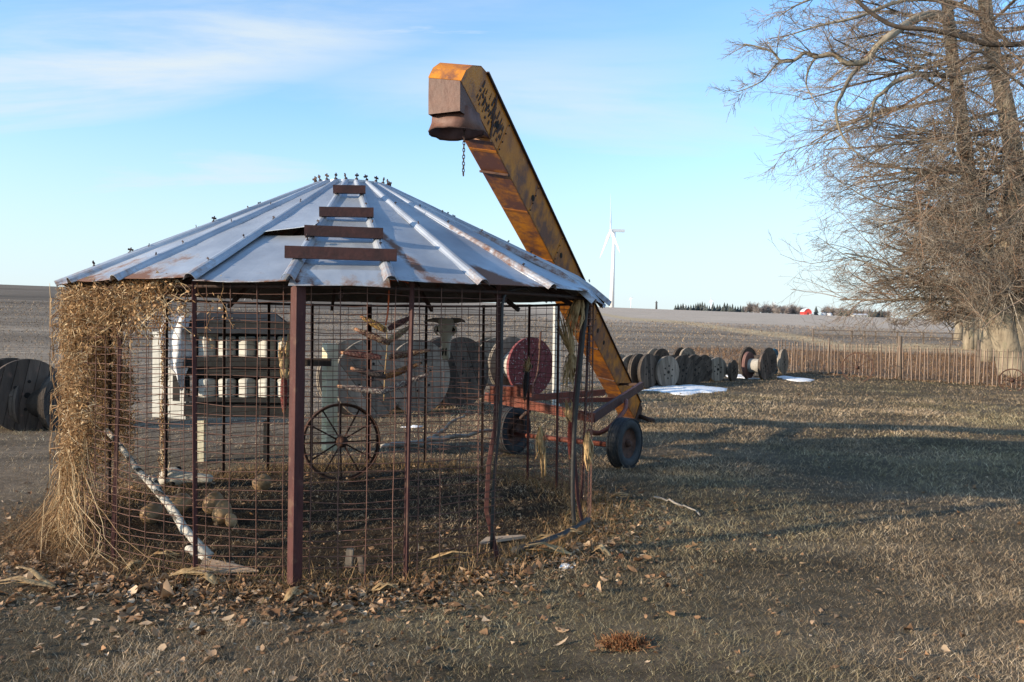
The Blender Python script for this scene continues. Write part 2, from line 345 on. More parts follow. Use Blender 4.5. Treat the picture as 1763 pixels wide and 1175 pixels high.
# ------------------------------------------------------------------ terrain
CRX, CRY = -1.415, 7.043                       # crib centre
RW, RE, HE, NR, PH = 2.109, 2.228, 1.897, 23, R_(-60.9)
Y0, YC = 24.0, 300.0
def sstep(a, b, x): t = np.clip((x - a) / (b - a), 0, 1); return t * t * (3 - 2 * t)
def vnoise(x, y, s, seed=0):
    r = np.zeros_like(x)
    for k in range(5):
        a = seed * 1.7 + k * 2.39; f = s * (1 + 0.37 * k)
        r += np.sin(f * (x * math.cos(a) + y * math.sin(a)) + 3 * np.sin(0.37 * f * (y * math.cos(a * 1.3) - x * math.sin(a * 1.3)) + k) + seed + k)
    return r / 5
def gz_np(x, y):
    x = np.asarray(x, float); y = np.asarray(y, float)
    t = np.clip(y - Y0, 0, None)
    yc = np.minimum(y, YC); tt = np.clip(yc - Y0, 0, None)
    ramp = tt * tt / (tt + 6.0) / ((YC - Y0) ** 2 / (YC - Y0 + 6.0))
    xc = np.clip(x / np.maximum(y, 1), -1.0, 1.0)
    e = 0.0315 - 0.0263 * xc                     # elevation slope of the crest
    zcrest = 1.6 + YC * e
    z = ramp * zcrest
    far = np.clip(y - YC, 0, None)
    z = z + far * e - far * 0.0012
    bump = 0.02 * np.sin(x * 1.3 + 0.7 * y) * np.sin(y * 1.1 - 0.4 * x) + 0.012 * np.sin(3.1 * x + 1.0) * np.sin(2.7 * y)
    near = 1 - sstep(12, 40, y)
    if x.size: bump = bump + .013 * vnoise(x, y, 6.5, 21) + .008 * vnoise(x, y, 14.0, 23)
    fur = 0.05 * np.sin(y * 2 * np.pi / 0.76) * sstep(14, 20, y) * (1 - sstep(22, 60, y)) * 0
    return z + bump * near + fur
def gz(x, y): return float(gz_np(x, y))
BND = [(-400, 14.5), (-9, 13.6), (-6, 14.0), (-2.6, 15.4), (0.6, 20.5), (3.4, 23.9), (9.0, 30.6), (10.6, 31.9), (15.6, 25.0), (24, 14.0), (400, 14)]
def bnd(x): return np.interp(x, [b[0] for b in BND], [b[1] for b in BND])
ys = []; y = -8.0
while y < 1500:
    ys.append(y); y += 0.16 if y < 16 else 0.16 * (1 + (y - 16) * 0.12)
ys = np.array(ys); NC = 340
us = np.linspace(-1, 1, NC); us = np.sign(us) * np.abs(us) ** 1.35
W = 24 + 1.25 * np.clip(ys, 0, None)
XX = us[None, :] * W[:, None]; YY = np.repeat(ys[:, None], NC, 1); ZZ = gz_np(XX, YY)
VV = np.stack([XX, YY, ZZ], -1).reshape(-1, 3)
ii = np.arange(len(ys) * NC).reshape(len(ys), NC)
Q = np.stack([ii[:-1, :-1], ii[:-1, 1:], ii[1:, 1:], ii[1:, :-1]], -1).reshape(-1, 4)
# zones, as real surface colours: soil / turf / tan stubble
X, Yv = VV[:, 0], VV[:, 1]
fieldv = Yv > bnd(X)
def lerp(a, b, t): return a + (b - a) * t[:, None]
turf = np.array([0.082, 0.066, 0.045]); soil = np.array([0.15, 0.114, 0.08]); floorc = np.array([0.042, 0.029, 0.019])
tanf = np.array([0.46, 0.365, 0.28]); darkf = np.array([0.10, 0.075, 0.055]); weed = np.array([0.46, 0.34, 0.20])
C = np.repeat(turf[None], len(VV), 0)
C = lerp(C, soil, sstep(-0.2, 0.6, vnoise(X, Yv, 0.8, 1)) * 0.5)
rad = np.hypot(X - CRX, Yv - CRY)
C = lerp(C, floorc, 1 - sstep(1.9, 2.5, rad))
C = lerp(C, soil, (1 - sstep(-5.6, -3.2, X - 0.25 * (Yv - 6))) * 0.9)
fx = np.where(fieldv)[0]
tv = X / np.maximum(Yv, 1)
cf = np.repeat(darkf[None], len(VV), 0)
cf = lerp(cf, np.array([0.31, 0.245, 0.18]), np.clip(0.45 + 0.42 * vnoise(X * .10, Yv, 1.1, 3) + 0.45 * vnoise(X * .04, Yv, .30, 5), 0, 1))
cf = lerp(cf, tanf, sstep(70, 130, Yv) * sstep(-0.06, 0.16, tv + 0.10 * sstep(100, 250, Yv)))
cf = lerp(cf, darkf * 1.1, (1 - sstep(-0.3, 0.05, tv)) * sstep(30, 120, Yv) * (0.35 + 0.35 * vnoise(X * .03, Yv, .14, 8)))
cf = cf * (1 - .42 * (1 - sstep(-.05, .2, tv)) * sstep(.25, .75, vnoise(X * .004, Yv, .22, 31) + .6 * vnoise(X * .01, Yv, .62, 33)) * sstep(16, 24, Yv))[:, None]
# grassy waterway winding through the field
wy = 52 + 70 * (1 - sstep(0.10, 0.45, tv)) + 120 * (1 - sstep(0.02, 0.16, tv))
wd = np.abs(Yv - wy - 3 * np.sin(tv * 40)) / (4.0 + 0.045 * wy)
cf = lerp(cf, weed, (1 - sstep(0.5, 1.4, wd)) * sstep(0.03, 0.12, tv) * 0.9)
rough_ = sstep(14, 17, X + 0.0 * Yv) * (1 - sstep(40, 52, Yv)) + sstep(9.5, 11, X) * (1 - sstep(38, 46, Yv)) * sstep(24, 30, Yv)
cf = lerp(cf, np.array([0.15, 0.105, 0.075]), np.clip(rough_, 0, 1) * 0.9)
C[fx] = cf[fx]
mt, n, b = new_mat('ground surface')
a_ = NN(n, 'ShaderNodeAttribute'); a_.attribute_name = 'Col'
tcg = NN(n, 'ShaderNodeTexCoord')
n1 = NN(n, 'ShaderNodeTexNoise'); n1.inputs['Scale'].default_value = 9; n1.inputs['Detail'].default_value = 9; n1.inputs['Roughness'].default_value = .75
n.links.new(tcg.outputs['Object'], n1.inputs['Vector'])
mpg = NN(n, 'ShaderNodeMapping'); mpg.inputs['Scale'].default_value = (0.12, 1.3, 1); mpg.inputs['Rotation'].default_value = (0, 0, R_(4)); n.links.new(tcg.outputs['Object'], mpg.inputs[0])
n2 = NN(n, 'ShaderNodeTexNoise'); n2.inputs['Scale'].default_value = 1.2; n2.inputs['Detail'].default_value = 8; n2.inputs['Roughness'].default_value = .7
n.links.new(mpg.outputs[0], n2.inputs['Vector'])
ad = NN(n, 'ShaderNodeMath', operation='ADD'); n.links.new(n1.outputs['Fac'], ad.inputs[0]); n.links.new(n2.outputs['Fac'], ad.inputs[1])
mr = NN(n, 'ShaderNodeMapRange'); mr.inputs[1].default_value = 0.72; mr.inputs[2].default_value = 1.28; mr.inputs[3].default_value = 0.45; mr.inputs[4].default_value = 1.6
n.links.new(ad.outputs[0], mr.inputs[0])
vm = NN(n, 'ShaderNodeVectorMath', operation='SCALE'); n.links.new(a_.outputs['Color'], vm.inputs[0]); n.links.new(mr.outputs[0], vm.inputs['Scale'])
n.links.new(vm.outputs[0], b.inputs['Base Color']); b.inputs['Roughness'].default_value = 0.95; b.inputs['Specular IOR Level'].default_value = 0.1
bpn = NN(n, 'ShaderNodeBump'); bpn.inputs['Strength'].default_value = 0.8; bpn.inputs['Distance'].default_value = 0.05
n.links.new(n1.outputs['Fac'], bpn.inputs['Height']); n.links.new(bpn.outputs[0], b.inputs['Normal'])
M['ground'] = mt
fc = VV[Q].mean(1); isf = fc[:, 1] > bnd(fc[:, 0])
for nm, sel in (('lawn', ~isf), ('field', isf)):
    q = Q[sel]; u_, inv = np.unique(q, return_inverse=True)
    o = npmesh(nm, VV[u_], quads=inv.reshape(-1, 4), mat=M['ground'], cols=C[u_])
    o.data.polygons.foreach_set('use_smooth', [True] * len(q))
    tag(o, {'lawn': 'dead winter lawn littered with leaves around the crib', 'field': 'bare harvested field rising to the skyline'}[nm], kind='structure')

# ------------------------------------------------------------------ grass, stubble, leaf litter (stuff)
def blades(N, xy, ln, wd, lean, palette, pw, name, label, flat=0.0):
    z = gz_np(xy[:, 0], xy[:, 1]); th = rng.uniform(0, 2 * np.pi, N); ph = rng.uniform(0, 2 * np.pi, N)
    d = np.stack([np.cos(th), np.sin(th)], 1); s = np.stack([np.cos(ph), np.sin(ph)], 1)
    base = np.column_stack([xy, z - 0.004]); L = ln; up = np.sqrt(np.clip(1 - lean ** 2, 0.01, 1))
    mid = base.copy(); mid[:, :2] += d * (L * .5 * lean * .7)[:, None]; mid[:, 2] += L * .5 * (up * .6 + .4 * (1 - flat))*.9
    tip = base.copy(); tip[:, :2] += d * (L * lean)[:, None]; tip[:, 2] += L * up * (1 - flat * .6)
    w3 = np.column_stack([s, np.zeros(N)]) * (wd / 2)[:, None]
    V = np.stack([base - w3, base + w3, mid + w3 * .8, mid - w3 * .8, tip], 1).reshape(-1, 3)
    k = np.arange(N)[:, None] * 5
    pal = np.array(palette)[rng.choice(len(palette), N, p=pw)] * rng.uniform(.65, 1.3, N)[:, None]
    if 'lawn' in label:
        pv = vnoise(xy[:, 0], xy[:, 1] * 1.3, 1.1, 2) + .8 * vnoise(xy[:, 0], xy[:, 1], 4.3, 6); gv = sstep(.0, .55, vnoise(xy[:, 0], xy[:, 1], .7, 11))
        pal = pal * np.clip(1 + .5 * pv, .55, 1.45)[:, None]; pal = pal * (1 - gv[:, None] * np.array([.20, .13, .20]))  # random mottle of dead and green grass, also painting darker shade patches
    pal = pal * np.array([[1.10, 1.0, .90]])
    o = npmesh(name, V, quads=k + np.array([[0, 1, 2, 3]]), tris=k + np.array([[3, 2, 4]]), mat=M['grass'], cols=np.repeat(pal, 5, 0))
    return tag(o, label, kind='stuff')
N = 260000
# distance drawn so that density falls as 1/d^2 inside the view cone, with margins for a step aside
dmin, dmax = 3.0, 31.0
dd = dmin * (dmax / dmin) ** rng.random(N * 2); xx = rng.uniform(-.80, .80, N * 2) * dd + rng.uniform(-.6, .6, N * 2)
keep = dd < bnd(xx) - .05
inside = np.hypot(xx - CRX, dd - CRY) < 1.95
keep &= ~(inside & (rng.random(N * 2) < .55))
bare = (xx - .25 * (dd - 6) < -4.2) & (rng.random(N * 2) < .72); keep &= ~bare
cl_ = vnoise(xx, dd, 1.9, 4); keep &= rng.random(N * 2) < .80 + .3 * cl_
xy = np.column_stack([xx, dd])[keep][:N]; n_ = len(xy)
sz = np.clip(xy[:, 1] / 6, .75, 3.2)
blades(n_, xy, rng.uniform(.02, .06, n_) * (.55 + .45 * sz), rng.uniform(.0013, .0029, n_) * sz, rng.uniform(.5, 1.0, n_),
       [(.38, .31, .22), (.24, .19, .13), (.13, .125, .068), (.50, .43, .33), (.09, .07, .048)], [.30, .26, .20, .12, .12],
       'dead_grass', 'short matted dead grass with a little green covering the lawn', .45)
NT = 200000
dd = 3.0 * (20 / 3.0) ** rng.random(NT * 2); xx = rng.uniform(-.80, .80, NT * 2) * dd + rng.uniform(-.6, .6, NT * 2)
keep = (dd < bnd(xx) - .05) & (rng.random(NT * 2) < .35 + .7 * vnoise(xx, dd, 1.2, 9)) & ~((xx - .25 * (dd - 6) < -4.2) & (rng.random(NT * 2) < .6)) & ~((np.hypot(xx - CRX, dd - CRY) < 1.9) & (rng.random(NT * 2) < .5))
xy = np.column_stack([xx, dd])[keep][:NT]; n_ = len(xy); sz = np.clip(xy[:, 1] / 6, .75, 2.6)
blades(n_, xy, rng.uniform(.025, .095, n_) * (.6 + .4 * sz), rng.uniform(.0013, .0027, n_) * sz, rng.uniform(.55, 1.0, n_),
       [(.50, .42, .31), (.36, .29, .20), (.60, .54, .43), (.18, .13, .085)], [.36, .30, .16, .18], 'straw_thatch', 'pale dry straw lying flat through the lawn grass', .25)
N2 = 75000
dd = 12.5 * (110 / 12.5) ** rng.random(N2 * 2); xx = rng.uniform(-.85, .85, N2 * 2) * dd
keep = dd > bnd(xx) + .1; xy = np.column_stack([xx, dd])[keep][:N2]; n_ = len(xy)
xy[:, 1] = np.maximum(bnd(xy[:, 0]) + .05, np.round(xy[:, 1] / .76) * .76 + rng.normal(0, .17, n_))
sz = xy[:, 1] / 12
blades(n_, xy, rng.uniform(.04, .11, n_) * (.7 + .3 * sz), rng.uniform(.006, .011, n_) * sz ** .9, rng.uniform(.5, 1, n_),
       [(.36, .29, .21), (.22, .17, .125), (.10, .08, .06)], [.4, .35, .25], 'corn_stubble', 'broken corn stubble and residue lying over the field', .4)
# rough dry grass beyond the picket fence
N3 = 26000
pxr = rng.uniform(9, 34, N3 * 2); pyr = rng.uniform(22, 46, N3 * 2); keep = pyr > bnd(pxr) + .15; xy = np.column_stack([pxr, pyr])[keep][:N3]; n_ = len(xy)
blades(n_, xy, rng.uniform(.10, .38, n_), rng.uniform(.008, .02, n_), rng.uniform(.3, .98, n_),
       [(.21, .14, .09), (.14, .09, .06), (.085, .058, .04)], [.4, .35, .25], 'rough_grass', 'tall tan rough grass behind the picket fence', .1)
# tufts along the foot of the crib and the weeds round the vine
N4 = 9000
az = rng.uniform(-math.pi, math.pi, N4); rr = RW + rng.normal(.05, .16, N4); xy = np.column_stack([CRX + rr * np.sin(az), CRY - rr * np.cos(az)])
blades(N4, xy, rng.uniform(.05, .17, N4), rng.uniform(.003, .006, N4), rng.uniform(.3, .98, N4), [(.30, .22, .13), (.19, .125, .07), (.09, .085, .04)], [.5, .35, .15],
       'crib_grass', 'dry grass tufts along the foot of the crib wall', .2)
N5 = 3600
az = rng.normal(R_(-70), R_(18), N5); rr = RW + np.abs(rng.normal(0, .42, N5)) + .02; xy = np.column_stack([CRX + rr * np.sin(az), CRY - rr * np.cos(az)])
blades(N5, xy, rng.uniform(.08, .34, N5) * np.clip(1.1 - (rr - RW), .25, 1), rng.uniform(.003, .005, N5), rng.uniform(.7, 1.0, N5), [(.24, .165, .10), (.15, .10, .06), (.33, .25, .165)], [.45, .35, .2],
       'dry_weeds', 'long straw coloured weeds flopped round the foot of the vine', .25)
def leaves(N, xy, size, palette, pw, name, label, lift=.022):
    z = gz_np(xy[:, 0], xy[:, 1]) + rng.uniform(.003, lift, N)
    th = rng.uniform(0, 2 * np.pi, N); el = rng.normal(0, .26, N)
    a = np.stack([np.cos(th) * np.cos(el), np.sin(th) * np.cos(el), np.sin(el)], 1)
    b_ = np.cross(a, np.array([[0, 0, 1.]])); b_ /= np.linalg.norm(b_, axis=1)[:, None]; c_ = np.cross(b_, a)
    ro = rng.normal(0, .38, N)[:, None]; b2 = b_ * np.cos(ro) + c_ * np.sin(ro); c2 = np.cross(b2, a)
    P = np.column_stack([xy, z]); wr = rng.uniform(.22, .9, N); k1 = rng.normal(.1, .6, N); k2 = rng.normal(.5, .9, N); tw = rng.normal(0, .7, N); V = []
    for iu, (u, wu) in enumerate(((-.5, .10), (-.22, .92), (.08, 1.0), (.32, .62), (.55, .05))):
        for v in (-.5, 0, .5):
            vv = v * wu * wr * rng.uniform(.75, 1.2, N); uu = u * rng.uniform(.88, 1.1, N)
            h = k1 * uu ** 2 * .9 + k2 * vv ** 2 * 1.6 + tw * uu * vv + rng.normal(0, .035, N)
            V.append(P + size[:, None] * (a * uu[:, None] + b2 * vv[:, None] + c2 * h[:, None]))
    V = np.stack(V, 1).reshape(-1, 3); V[:, 2] = np.maximum(V[:, 2], np.repeat(z - lift * .5, 15)); k = np.arange(N)[:, None] * 15
    Qd = np.concatenate([k + np.array([[r * 3 + q, r * 3 + q + 1, r * 3 + q + 4, r * 3 + q + 3]]) for r in range(4) for q in (0, 1)])
    pal = np.array(palette)[rng.choice(len(palette), N, p=pw)] * rng.uniform(.55, 1.25, N)[:, None] * np.array([[1.15, 1.0, .85]])
    o = npmesh(name, V, quads=Qd, mat=M['litter'], cols=np.repeat(pal, 15, 0)); return tag(o, label, kind='stuff')
NL = 8000
az = rng.normal(R_(-8), R_(44), NL); rr = RW + .02 + np.abs(rng.normal(0, .20, NL)) * (1 + 1.6 * (rng.random(NL) < .35))
xy1 = np.column_stack([CRX + rr * np.sin(az), CRY - rr * np.cos(az)])
dd = 3.6 * (26 / 3.6) ** rng.random(2600); xx = rng.uniform(-.75, .75, 2600) * dd; k_ = dd < bnd(xx) - .3; xy2 = np.column_stack([xx, dd])[k_]
az = rng.uniform(-math.pi, math.pi, 900); rr = RW * np.sqrt(rng.random(900)); xy3 = np.column_stack([CRX + rr * np.sin(az), CRY - rr * np.cos(az)])
az = rng.normal(R_(95), R_(22), 1200); rr = RW + .02 + np.abs(rng.normal(0, .3, 1200)); xy4 = np.column_stack([CRX + rr * np.sin(az), CRY - rr * np.cos(az)])
fr = rng.random(2600); xy5 = np.column_stack([10.4 + 5.4 * fr + rng.normal(0, .35, 2600), 31 - 6.6 * fr - np.abs(rng.normal(0, .5, 2600))])
xy = np.concatenate([xy1, xy2, xy3, xy4, xy5]); n_ = len(xy)
leaves(n_, xy, np.clip(np.exp(rng.normal(-3.35, .45, n_)), .010, .085) * np.clip(xy[:, 1] / 14, .9, 1.3) * np.where(np.arange(n_) < NL, 1.1, .75), [(.33, .25, .18), (.21, .14, .092), (.13, .08, .052), (.46, .39, .31), (.27, .18, .115)], [.28, .26, .16, .12, .18],
       'leaf_litter', 'curled brown and pale leaves drifted along the crib and over the lawn')
# snow patches
def snow(px0, px1, py0, py1, label, n=26, seed=0):
    r = random.Random(seed); c = G((px0 + px1) / 2, (py0 + py1) / 2); a = G(px0, (py0 + py1) / 2); d = G(px1, (py0 + py1) / 2)
    e = G((px0 + px1) / 2, py1); hw = (d - a).length / 2; hd = abs(c.y - e.y); mb = MB(); ring = []
    for k in range(n):
        t = 2 * math.pi * k / n; q = 1 + r.uniform(-.16, .12) + .16 * math.sin(3 * t + seed) + .10 * math.sin(7 * t + 2 * seed); ring.append((c.x + hw * q * math.cos(t), c.y + hd * q * math.sin(t)))
    rings = []; q_ = min(1, hw / .5)
    for sc_, h in ((1, -.01), (.93, .016 * q_), (.6, .034 * q_), (.12, .038 * q_)):
        rings.append([Vector((c.x + (x - c.x) * sc_, c.y + (y - c.y) * sc_, gz(x, y) + h)) for x, y in ring])
    mb.loft(rings, cap=True); o = mb.build('snow_patch', M['snow']); tag(o, label, kind='structure')
snow(1098, 1242, 660, 680, 'long melting snow patch in front of the cable spools', 40, 1)
snow(1346, 1392, 651, 658, 'small snow patch by the end of the picket fence', 20, 2)
snow(962, 986, 976, 986, 'thin snow remnant on the lawn by the crib door', 18, 3)
snow(1252, 1300, 648, 654, 'narrow snow strip under the far spool drums', 20, 4)
snow(690, 728, 735, 738, 'thin snow strip on the ground behind the crib', 22, 5)

# ------------------------------------------------------------------ corn crib
crib = thing('corn_crib', (CRX, CRY, 0), 'round wire corn crib with conical galvanised roof and red steel posts', 'corn crib')
DL = 2 * math.pi / NR; RT, ZT = 0.30, 2.83
def wall(az, z, r=RW): return Vector((CRX + r * math.sin(az), CRY - r * math.cos(az), z))
def roofp(az, v): r = RT + (RE - RT) * v; return Vector((CRX + r * math.sin(az), CRY - r * math.cos(az), ZT + (HE - ZT) * v))
def azof(px, py): g = G(px, py); return math.atan2(g.x - CRX, -(g.y - CRY))
def rustf(k, u, v):
    s = 0.0
    if k in (1, 2): s = max(s, .36 * max(0, 1 - abs(u - (.15 + 1.6 * (1 - v))) / .35) * (v > .78) + (.3 if v > .97 else 0))
    if k == 5: s = max(s, .72 * max(0, 1 - abs(u - (.12 + .9 * (v - .6))) / .11) * (.58 < v))
    if k == 6: s = max(s, .74 * max(0, 1 - max(0, u - .08 - .5 * (v - .85) / .15) / .22) * (v > .84))
    if k == 7: s = max(s, .70 * max(0, 1 - abs(u - .2) / .25) * (.52 < v < .95))
    if k == 8: s = max(s, .66 * max(0, 1 - abs(u - .15) / .25) * (.6 < v < .9))
    if k == 4: s = max(s, .5 * max(0, 1 - u / .22) * (.72 < v < .97))
    if v > .985: s = max(s, .20 + .2 * (random.random() < .4))
    return s
def roof_panel(k, v0, v1, lift=None):
    nu, nv = 8, 18; mb = MB(); vals = []; vs = []
    a0, a1 = PH + k * DL, PH + (k + 1) * DL
    for i in range(nv + 1):
        v = v0 + (v1 - v0) * i / nv
        p0, p1 = roofp(a0, v), roofp(a1, v)
        for j in range(nu + 1):
            u = j / nu; p = p0.lerp(p1, u)
            p.z += -0.006 * math.sin(math.pi * u) * v + 0.009 * noise.noise(p * 2.3) + 0.004 * noise.noise(p * 6.1)
            if lift: p.z += lift(u, v)
            vs.append(p); vals.append(rustf(k % NR, u, v))
    nn = len(vs)
    vs += [p - Vector((0, 0, .004)) for p in vs]; W_ = nu + 1
    fs = [(i * W_ + j, i * W_ + j + 1, (i + 1) * W_ + j + 1, (i + 1) * W_ + j) for i in range(nv) for j in range(nu)]
    fs += [tuple(q + nn for q in f[::-1]) for f in fs]
    ed = [(i * W_, (i + 1) * W_) for i in range(nv)] + [(nv * W_ + j, nv * W_ + j + 1) for j in range(nu)]
    fs += [(a, b, b + nn, a + nn) for a, b in ed]
    mb.add(vs, fs); mb.attr['rust'] = vals + vals
    o = mb.build('roof_panel', M['galv'], crib); o.data.materials.append(M['zincshade'])
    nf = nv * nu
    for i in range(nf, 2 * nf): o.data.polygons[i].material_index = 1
    return o
def curl(u, v):
    return (-0.05 * ((v - .955) / .045) if v > .955 else 0) + .012 * math.sin(u * 3.1) * (v > .9)
def bent(u, v): return -0.10 * max(0, (v - .88) / .12) ** 2 * (.4 + .6 * u)
for k in range(NR):
    if k == 3:
        roof_panel(k, 0, .62, lambda u, v: .055 * max(0, (v - .35) / .27) ** 2 * (u ** .7))
        o = roof_panel(k, .60, 1.0, lambda u, v: -.022 - .02 * (1 - v)); o['label'] = 'loose lower half of a roof sheet'
    else: roof_panel(k, 0, 1, curl if k == 4 else bent if k in (8, 9) else None)
for k in range(NR):
    a = PH + k * DL; mb = MB(); rings = []; nv = 14; W0 = .036
    for i in range(nv + 1):
        v = i / nv * 1.015; p = roofp(a, v); t = Vector((math.cos(a), math.sin(a), 0)); sl_ = (roofp(a, 1) - roofp(a, 0)).normalized(); nrm = t.cross(sl_)
        if nrm.z < 0: nrm = -nrm
        ring = []; ww = W0 * (.55 + .45 * v)
        p = p + nrm * (.004 * noise.noise(p * 3)) - Vector((0, 0, (.07 if k in (8, 9, 10) else 0) * max(0, (v - .9) / .1)))
        for th, rr in ((-100, 1.25), (-85, 1.0), (-60, .95), (-30, 1), (0, 1), (30, 1), (60, .95), (85, 1.0), (100, 1.25)):
            ring.append(p + t * (ww * rr * math.sin(R_(th))) + nrm * (ww * .9 * rr * math.cos(R_(th)) + .004))
        inner = [q - nrm * .004 for q in ring[::-1]]
        rings.append(ring + inner)
    mb.loft(rings, cap=True, smooth=False); mb.attr['rust'] = [(.30 if (k in (7, 8) and .5 < (i / 18) / nv < .9) else .2 if i / 18 > nv - 1.2 else 0.0) for i in range(len(mb.v))]
    mb.build('roof_rib', M['galv'], crib)
bm = MB(); bm.tube([(0, 0, 0), (0, 0, .05)], .006, 5); bm.beam((-.022, 0, .028), (.022, 0, .034), .006, .016); bm.lathe([(.001, .008), (.014, .006), (.014, -.004), (.001, -.004)], 6)
bolt_me = bm.mesh('bolt')
def put_bolt(p, s=1.0, az=0):
    o = link('bolt', bolt_me, M['darksteel'], crib); o.location = p - crib.location; o.rotation_euler = (jit(.3), jit(.3), az); o.scale = (s, s, s)
for k in range(NR):
    p = roofp(PH + k * DL, .012); put_bolt(p + Vector((0, 0, .025)), .95, random.random() * 3)
    for v in (.3, .52, .72, .9):
        if random.random() < .8: put_bolt(roofp(PH + k * DL, v + jit(.05)) + Vector((0, 0, .036 * (.55 + .45 * v))), random.choice((.45, .5, .9)), random.random() * 3)
mb = MB(); mb.lathe([(RT - .02, ZT - .03), (RT + .01, ZT - .03), (RT + .01, ZT + .012), (RT - .02, ZT + .012)], 46, Matrix.Translation((CRX, CRY, 0)), closed=True, smooth=False); mb.build('roof_collar', M['galv'], crib)
am = PH + 4.5 * DL
for v, wdt, hh in ((.223, .25, .062), (.493, .385, .068), (.696, .52, .072), (.888, .69, .076)):
    p = roofp(am, v) * 1.0; t = Vector((math.cos(am), math.sin(am), 0)); c = p + Vector((0, 0, .06)); mb = MB(); tl = jit(.008)
    a_, b_ = c - t * wdt / 2 - Vector((0, 0, tl)), c + t * wdt / 2 + Vector((0, 0, tl))
    o_ = Vector((math.sin(am), -math.cos(am), 0))
    mb.beam(a_ + o_ * .03, b_ + o_ * .03, .004, hh); mb.beam(a_ + Vector((0, 0, hh / 2 - .003)), b_ + Vector((0, 0, hh / 2 - .003)), .055, .004); mb.beam(a_ - Vector((0, 0, hh / 2 - .003)), b_ - Vector((0, 0, hh / 2 - .003)), .055, .004)
    mb.build('roof_step', M['step'], crib)
for k in range(0, NR, 2):
    a = PH + (k + .5) * DL; mb = MB(); mb.beam(wall(a, 1.80, RW - .02), roofp(a, .02) - Vector((0, 0, .07)), .03, .04); mb.build('rafter', M['darksteel'], crib)
mb = MB(); mb.tube([wall(2 * math.pi * i / 60, 1.845) for i in range(61)], .014, 6, cap=False); mb.build('eave_ring', M['darksteel'], crib)

def angle_post(path, wd, mat, name='wall_post', t=.005):
    mb = MB(); rings = []
    az = math.atan2(path[0].x - CRX, -(path[0].y - CRY)); o = Vector((math.sin(az), -math.cos(az), 0)); tg = Vector((math.cos(az), math.sin(az), 0))
    l, r = (-o - tg) * .7071, (-o + tg) * .7071
    for p in path: rings.append([p + o * .0, p + l * wd, p + l * wd - o * t * 1.4, p - o * t * 1.4, p + r * wd - o * t * 1.4, p + r * wd])
    mb.loft(rings, smooth=False); return mb.build(name, mat, crib)
FRONT = {'A': [(212, 965), (206, 486)], 'B': [(328, 1002), (331, 476)], 'C': [(501, 1020), (511, 483)], 'D': [(697, 995), (704, 740), (711, 484)],
         'E': [(841, 962), (841, 880), (845, 800), (856, 735), (861, 640), (862, 490)], 'F': [(1003, 908), (998, 860), (990, 760), (992, 690), (1001, 600), (1010, 512)], 'G': [(1018, 864), (1019, 505)]}
azs = []
for key, pts in FRONT.items():
    a = azof(*pts[0]); base = wall(a, -.06, RW + (.10 if key == 'C' else .012)); Yb = base.y
    path = [base] + [at(x, y_, Yb) for x, y_ in pts[1:]]
    angle_post(path, .064 if key == 'C' else .026 if key in 'EF' else .022, M['oxide']); azs.append((key, a))
    if key == 'C':
        mb = MB(); q = [p + Vector((.055 * math.cos(a), .055 * math.sin(a), 0)) * 0 for p in path]
BACK = [('H', (967, 842)), ('I', (905, 829)), ('J', (819, 818)), ('K', (733, 806)), ('L', (636, 800)), ('M', (528, 800)), ('N', (430, 800)), ('O', (339, 812)), ('P', (252, 838))]
for key, p in BACK:
    a = azof(*p); azs.append((key, a)); angle_post([wall(a, -.05, RW + .006), wall(a, 1.86, RW + .006)], .040 if key == 'L' else .022, M['oxide'] if key in 'HIL' else M['darksteel'])
azs.append(('Q', R_(-88))); angle_post([wall(R_(-88), -.05), wall(R_(-88), 1.86)], .028, M['darksteel'])
seq = sorted(azs, key=lambda q: q[1] % (2 * math.pi))
for i in range(len(seq)):
    (k0, a0), (k1, a1) = seq[i], seq[(i + 1) % len(seq)]; da = (a1 - a0) % (2 * math.pi)
    if (k0, k1) == ('E', 'F'): continue
    mb = MB(); z = .05; nseg = max(3, int(da / .08)); fr = 1 if k0 in 'ABCD' else .5
    amp = .014 * fr
    while z < 1.83:
        z0, z1 = z + jit(amp), z + jit(amp); ph = random.random() * 6; bow = jit(.012)
        if random.random() > .03:
            mb.tube([wall(a0 + da * t, z0 + (z1 - z0) * t + bow * math.sin(math.pi * t) + .003 * math.sin(ph + 9 * t), RW + .002 + .010 * math.sin(math.pi * t) * fr) for t in [j / nseg for j in range(nseg + 1)]], .0028, 4, cap=False)
        z += .0585
    nvw = max(1, round(da * RW / .152))
    for j in range(nvw):
        t = (j + .5) / nvw; mb.tube([wall(a0 + da * t + jit(.003), zz_, RW + .006 + .010 * fr * math.sin(math.pi * t)) for zz_ in (.0, .5, 1.0, 1.45, 1.86)], .0030, 4, cap=False)
    mb.build('wire_panel', M['wire'], crib)
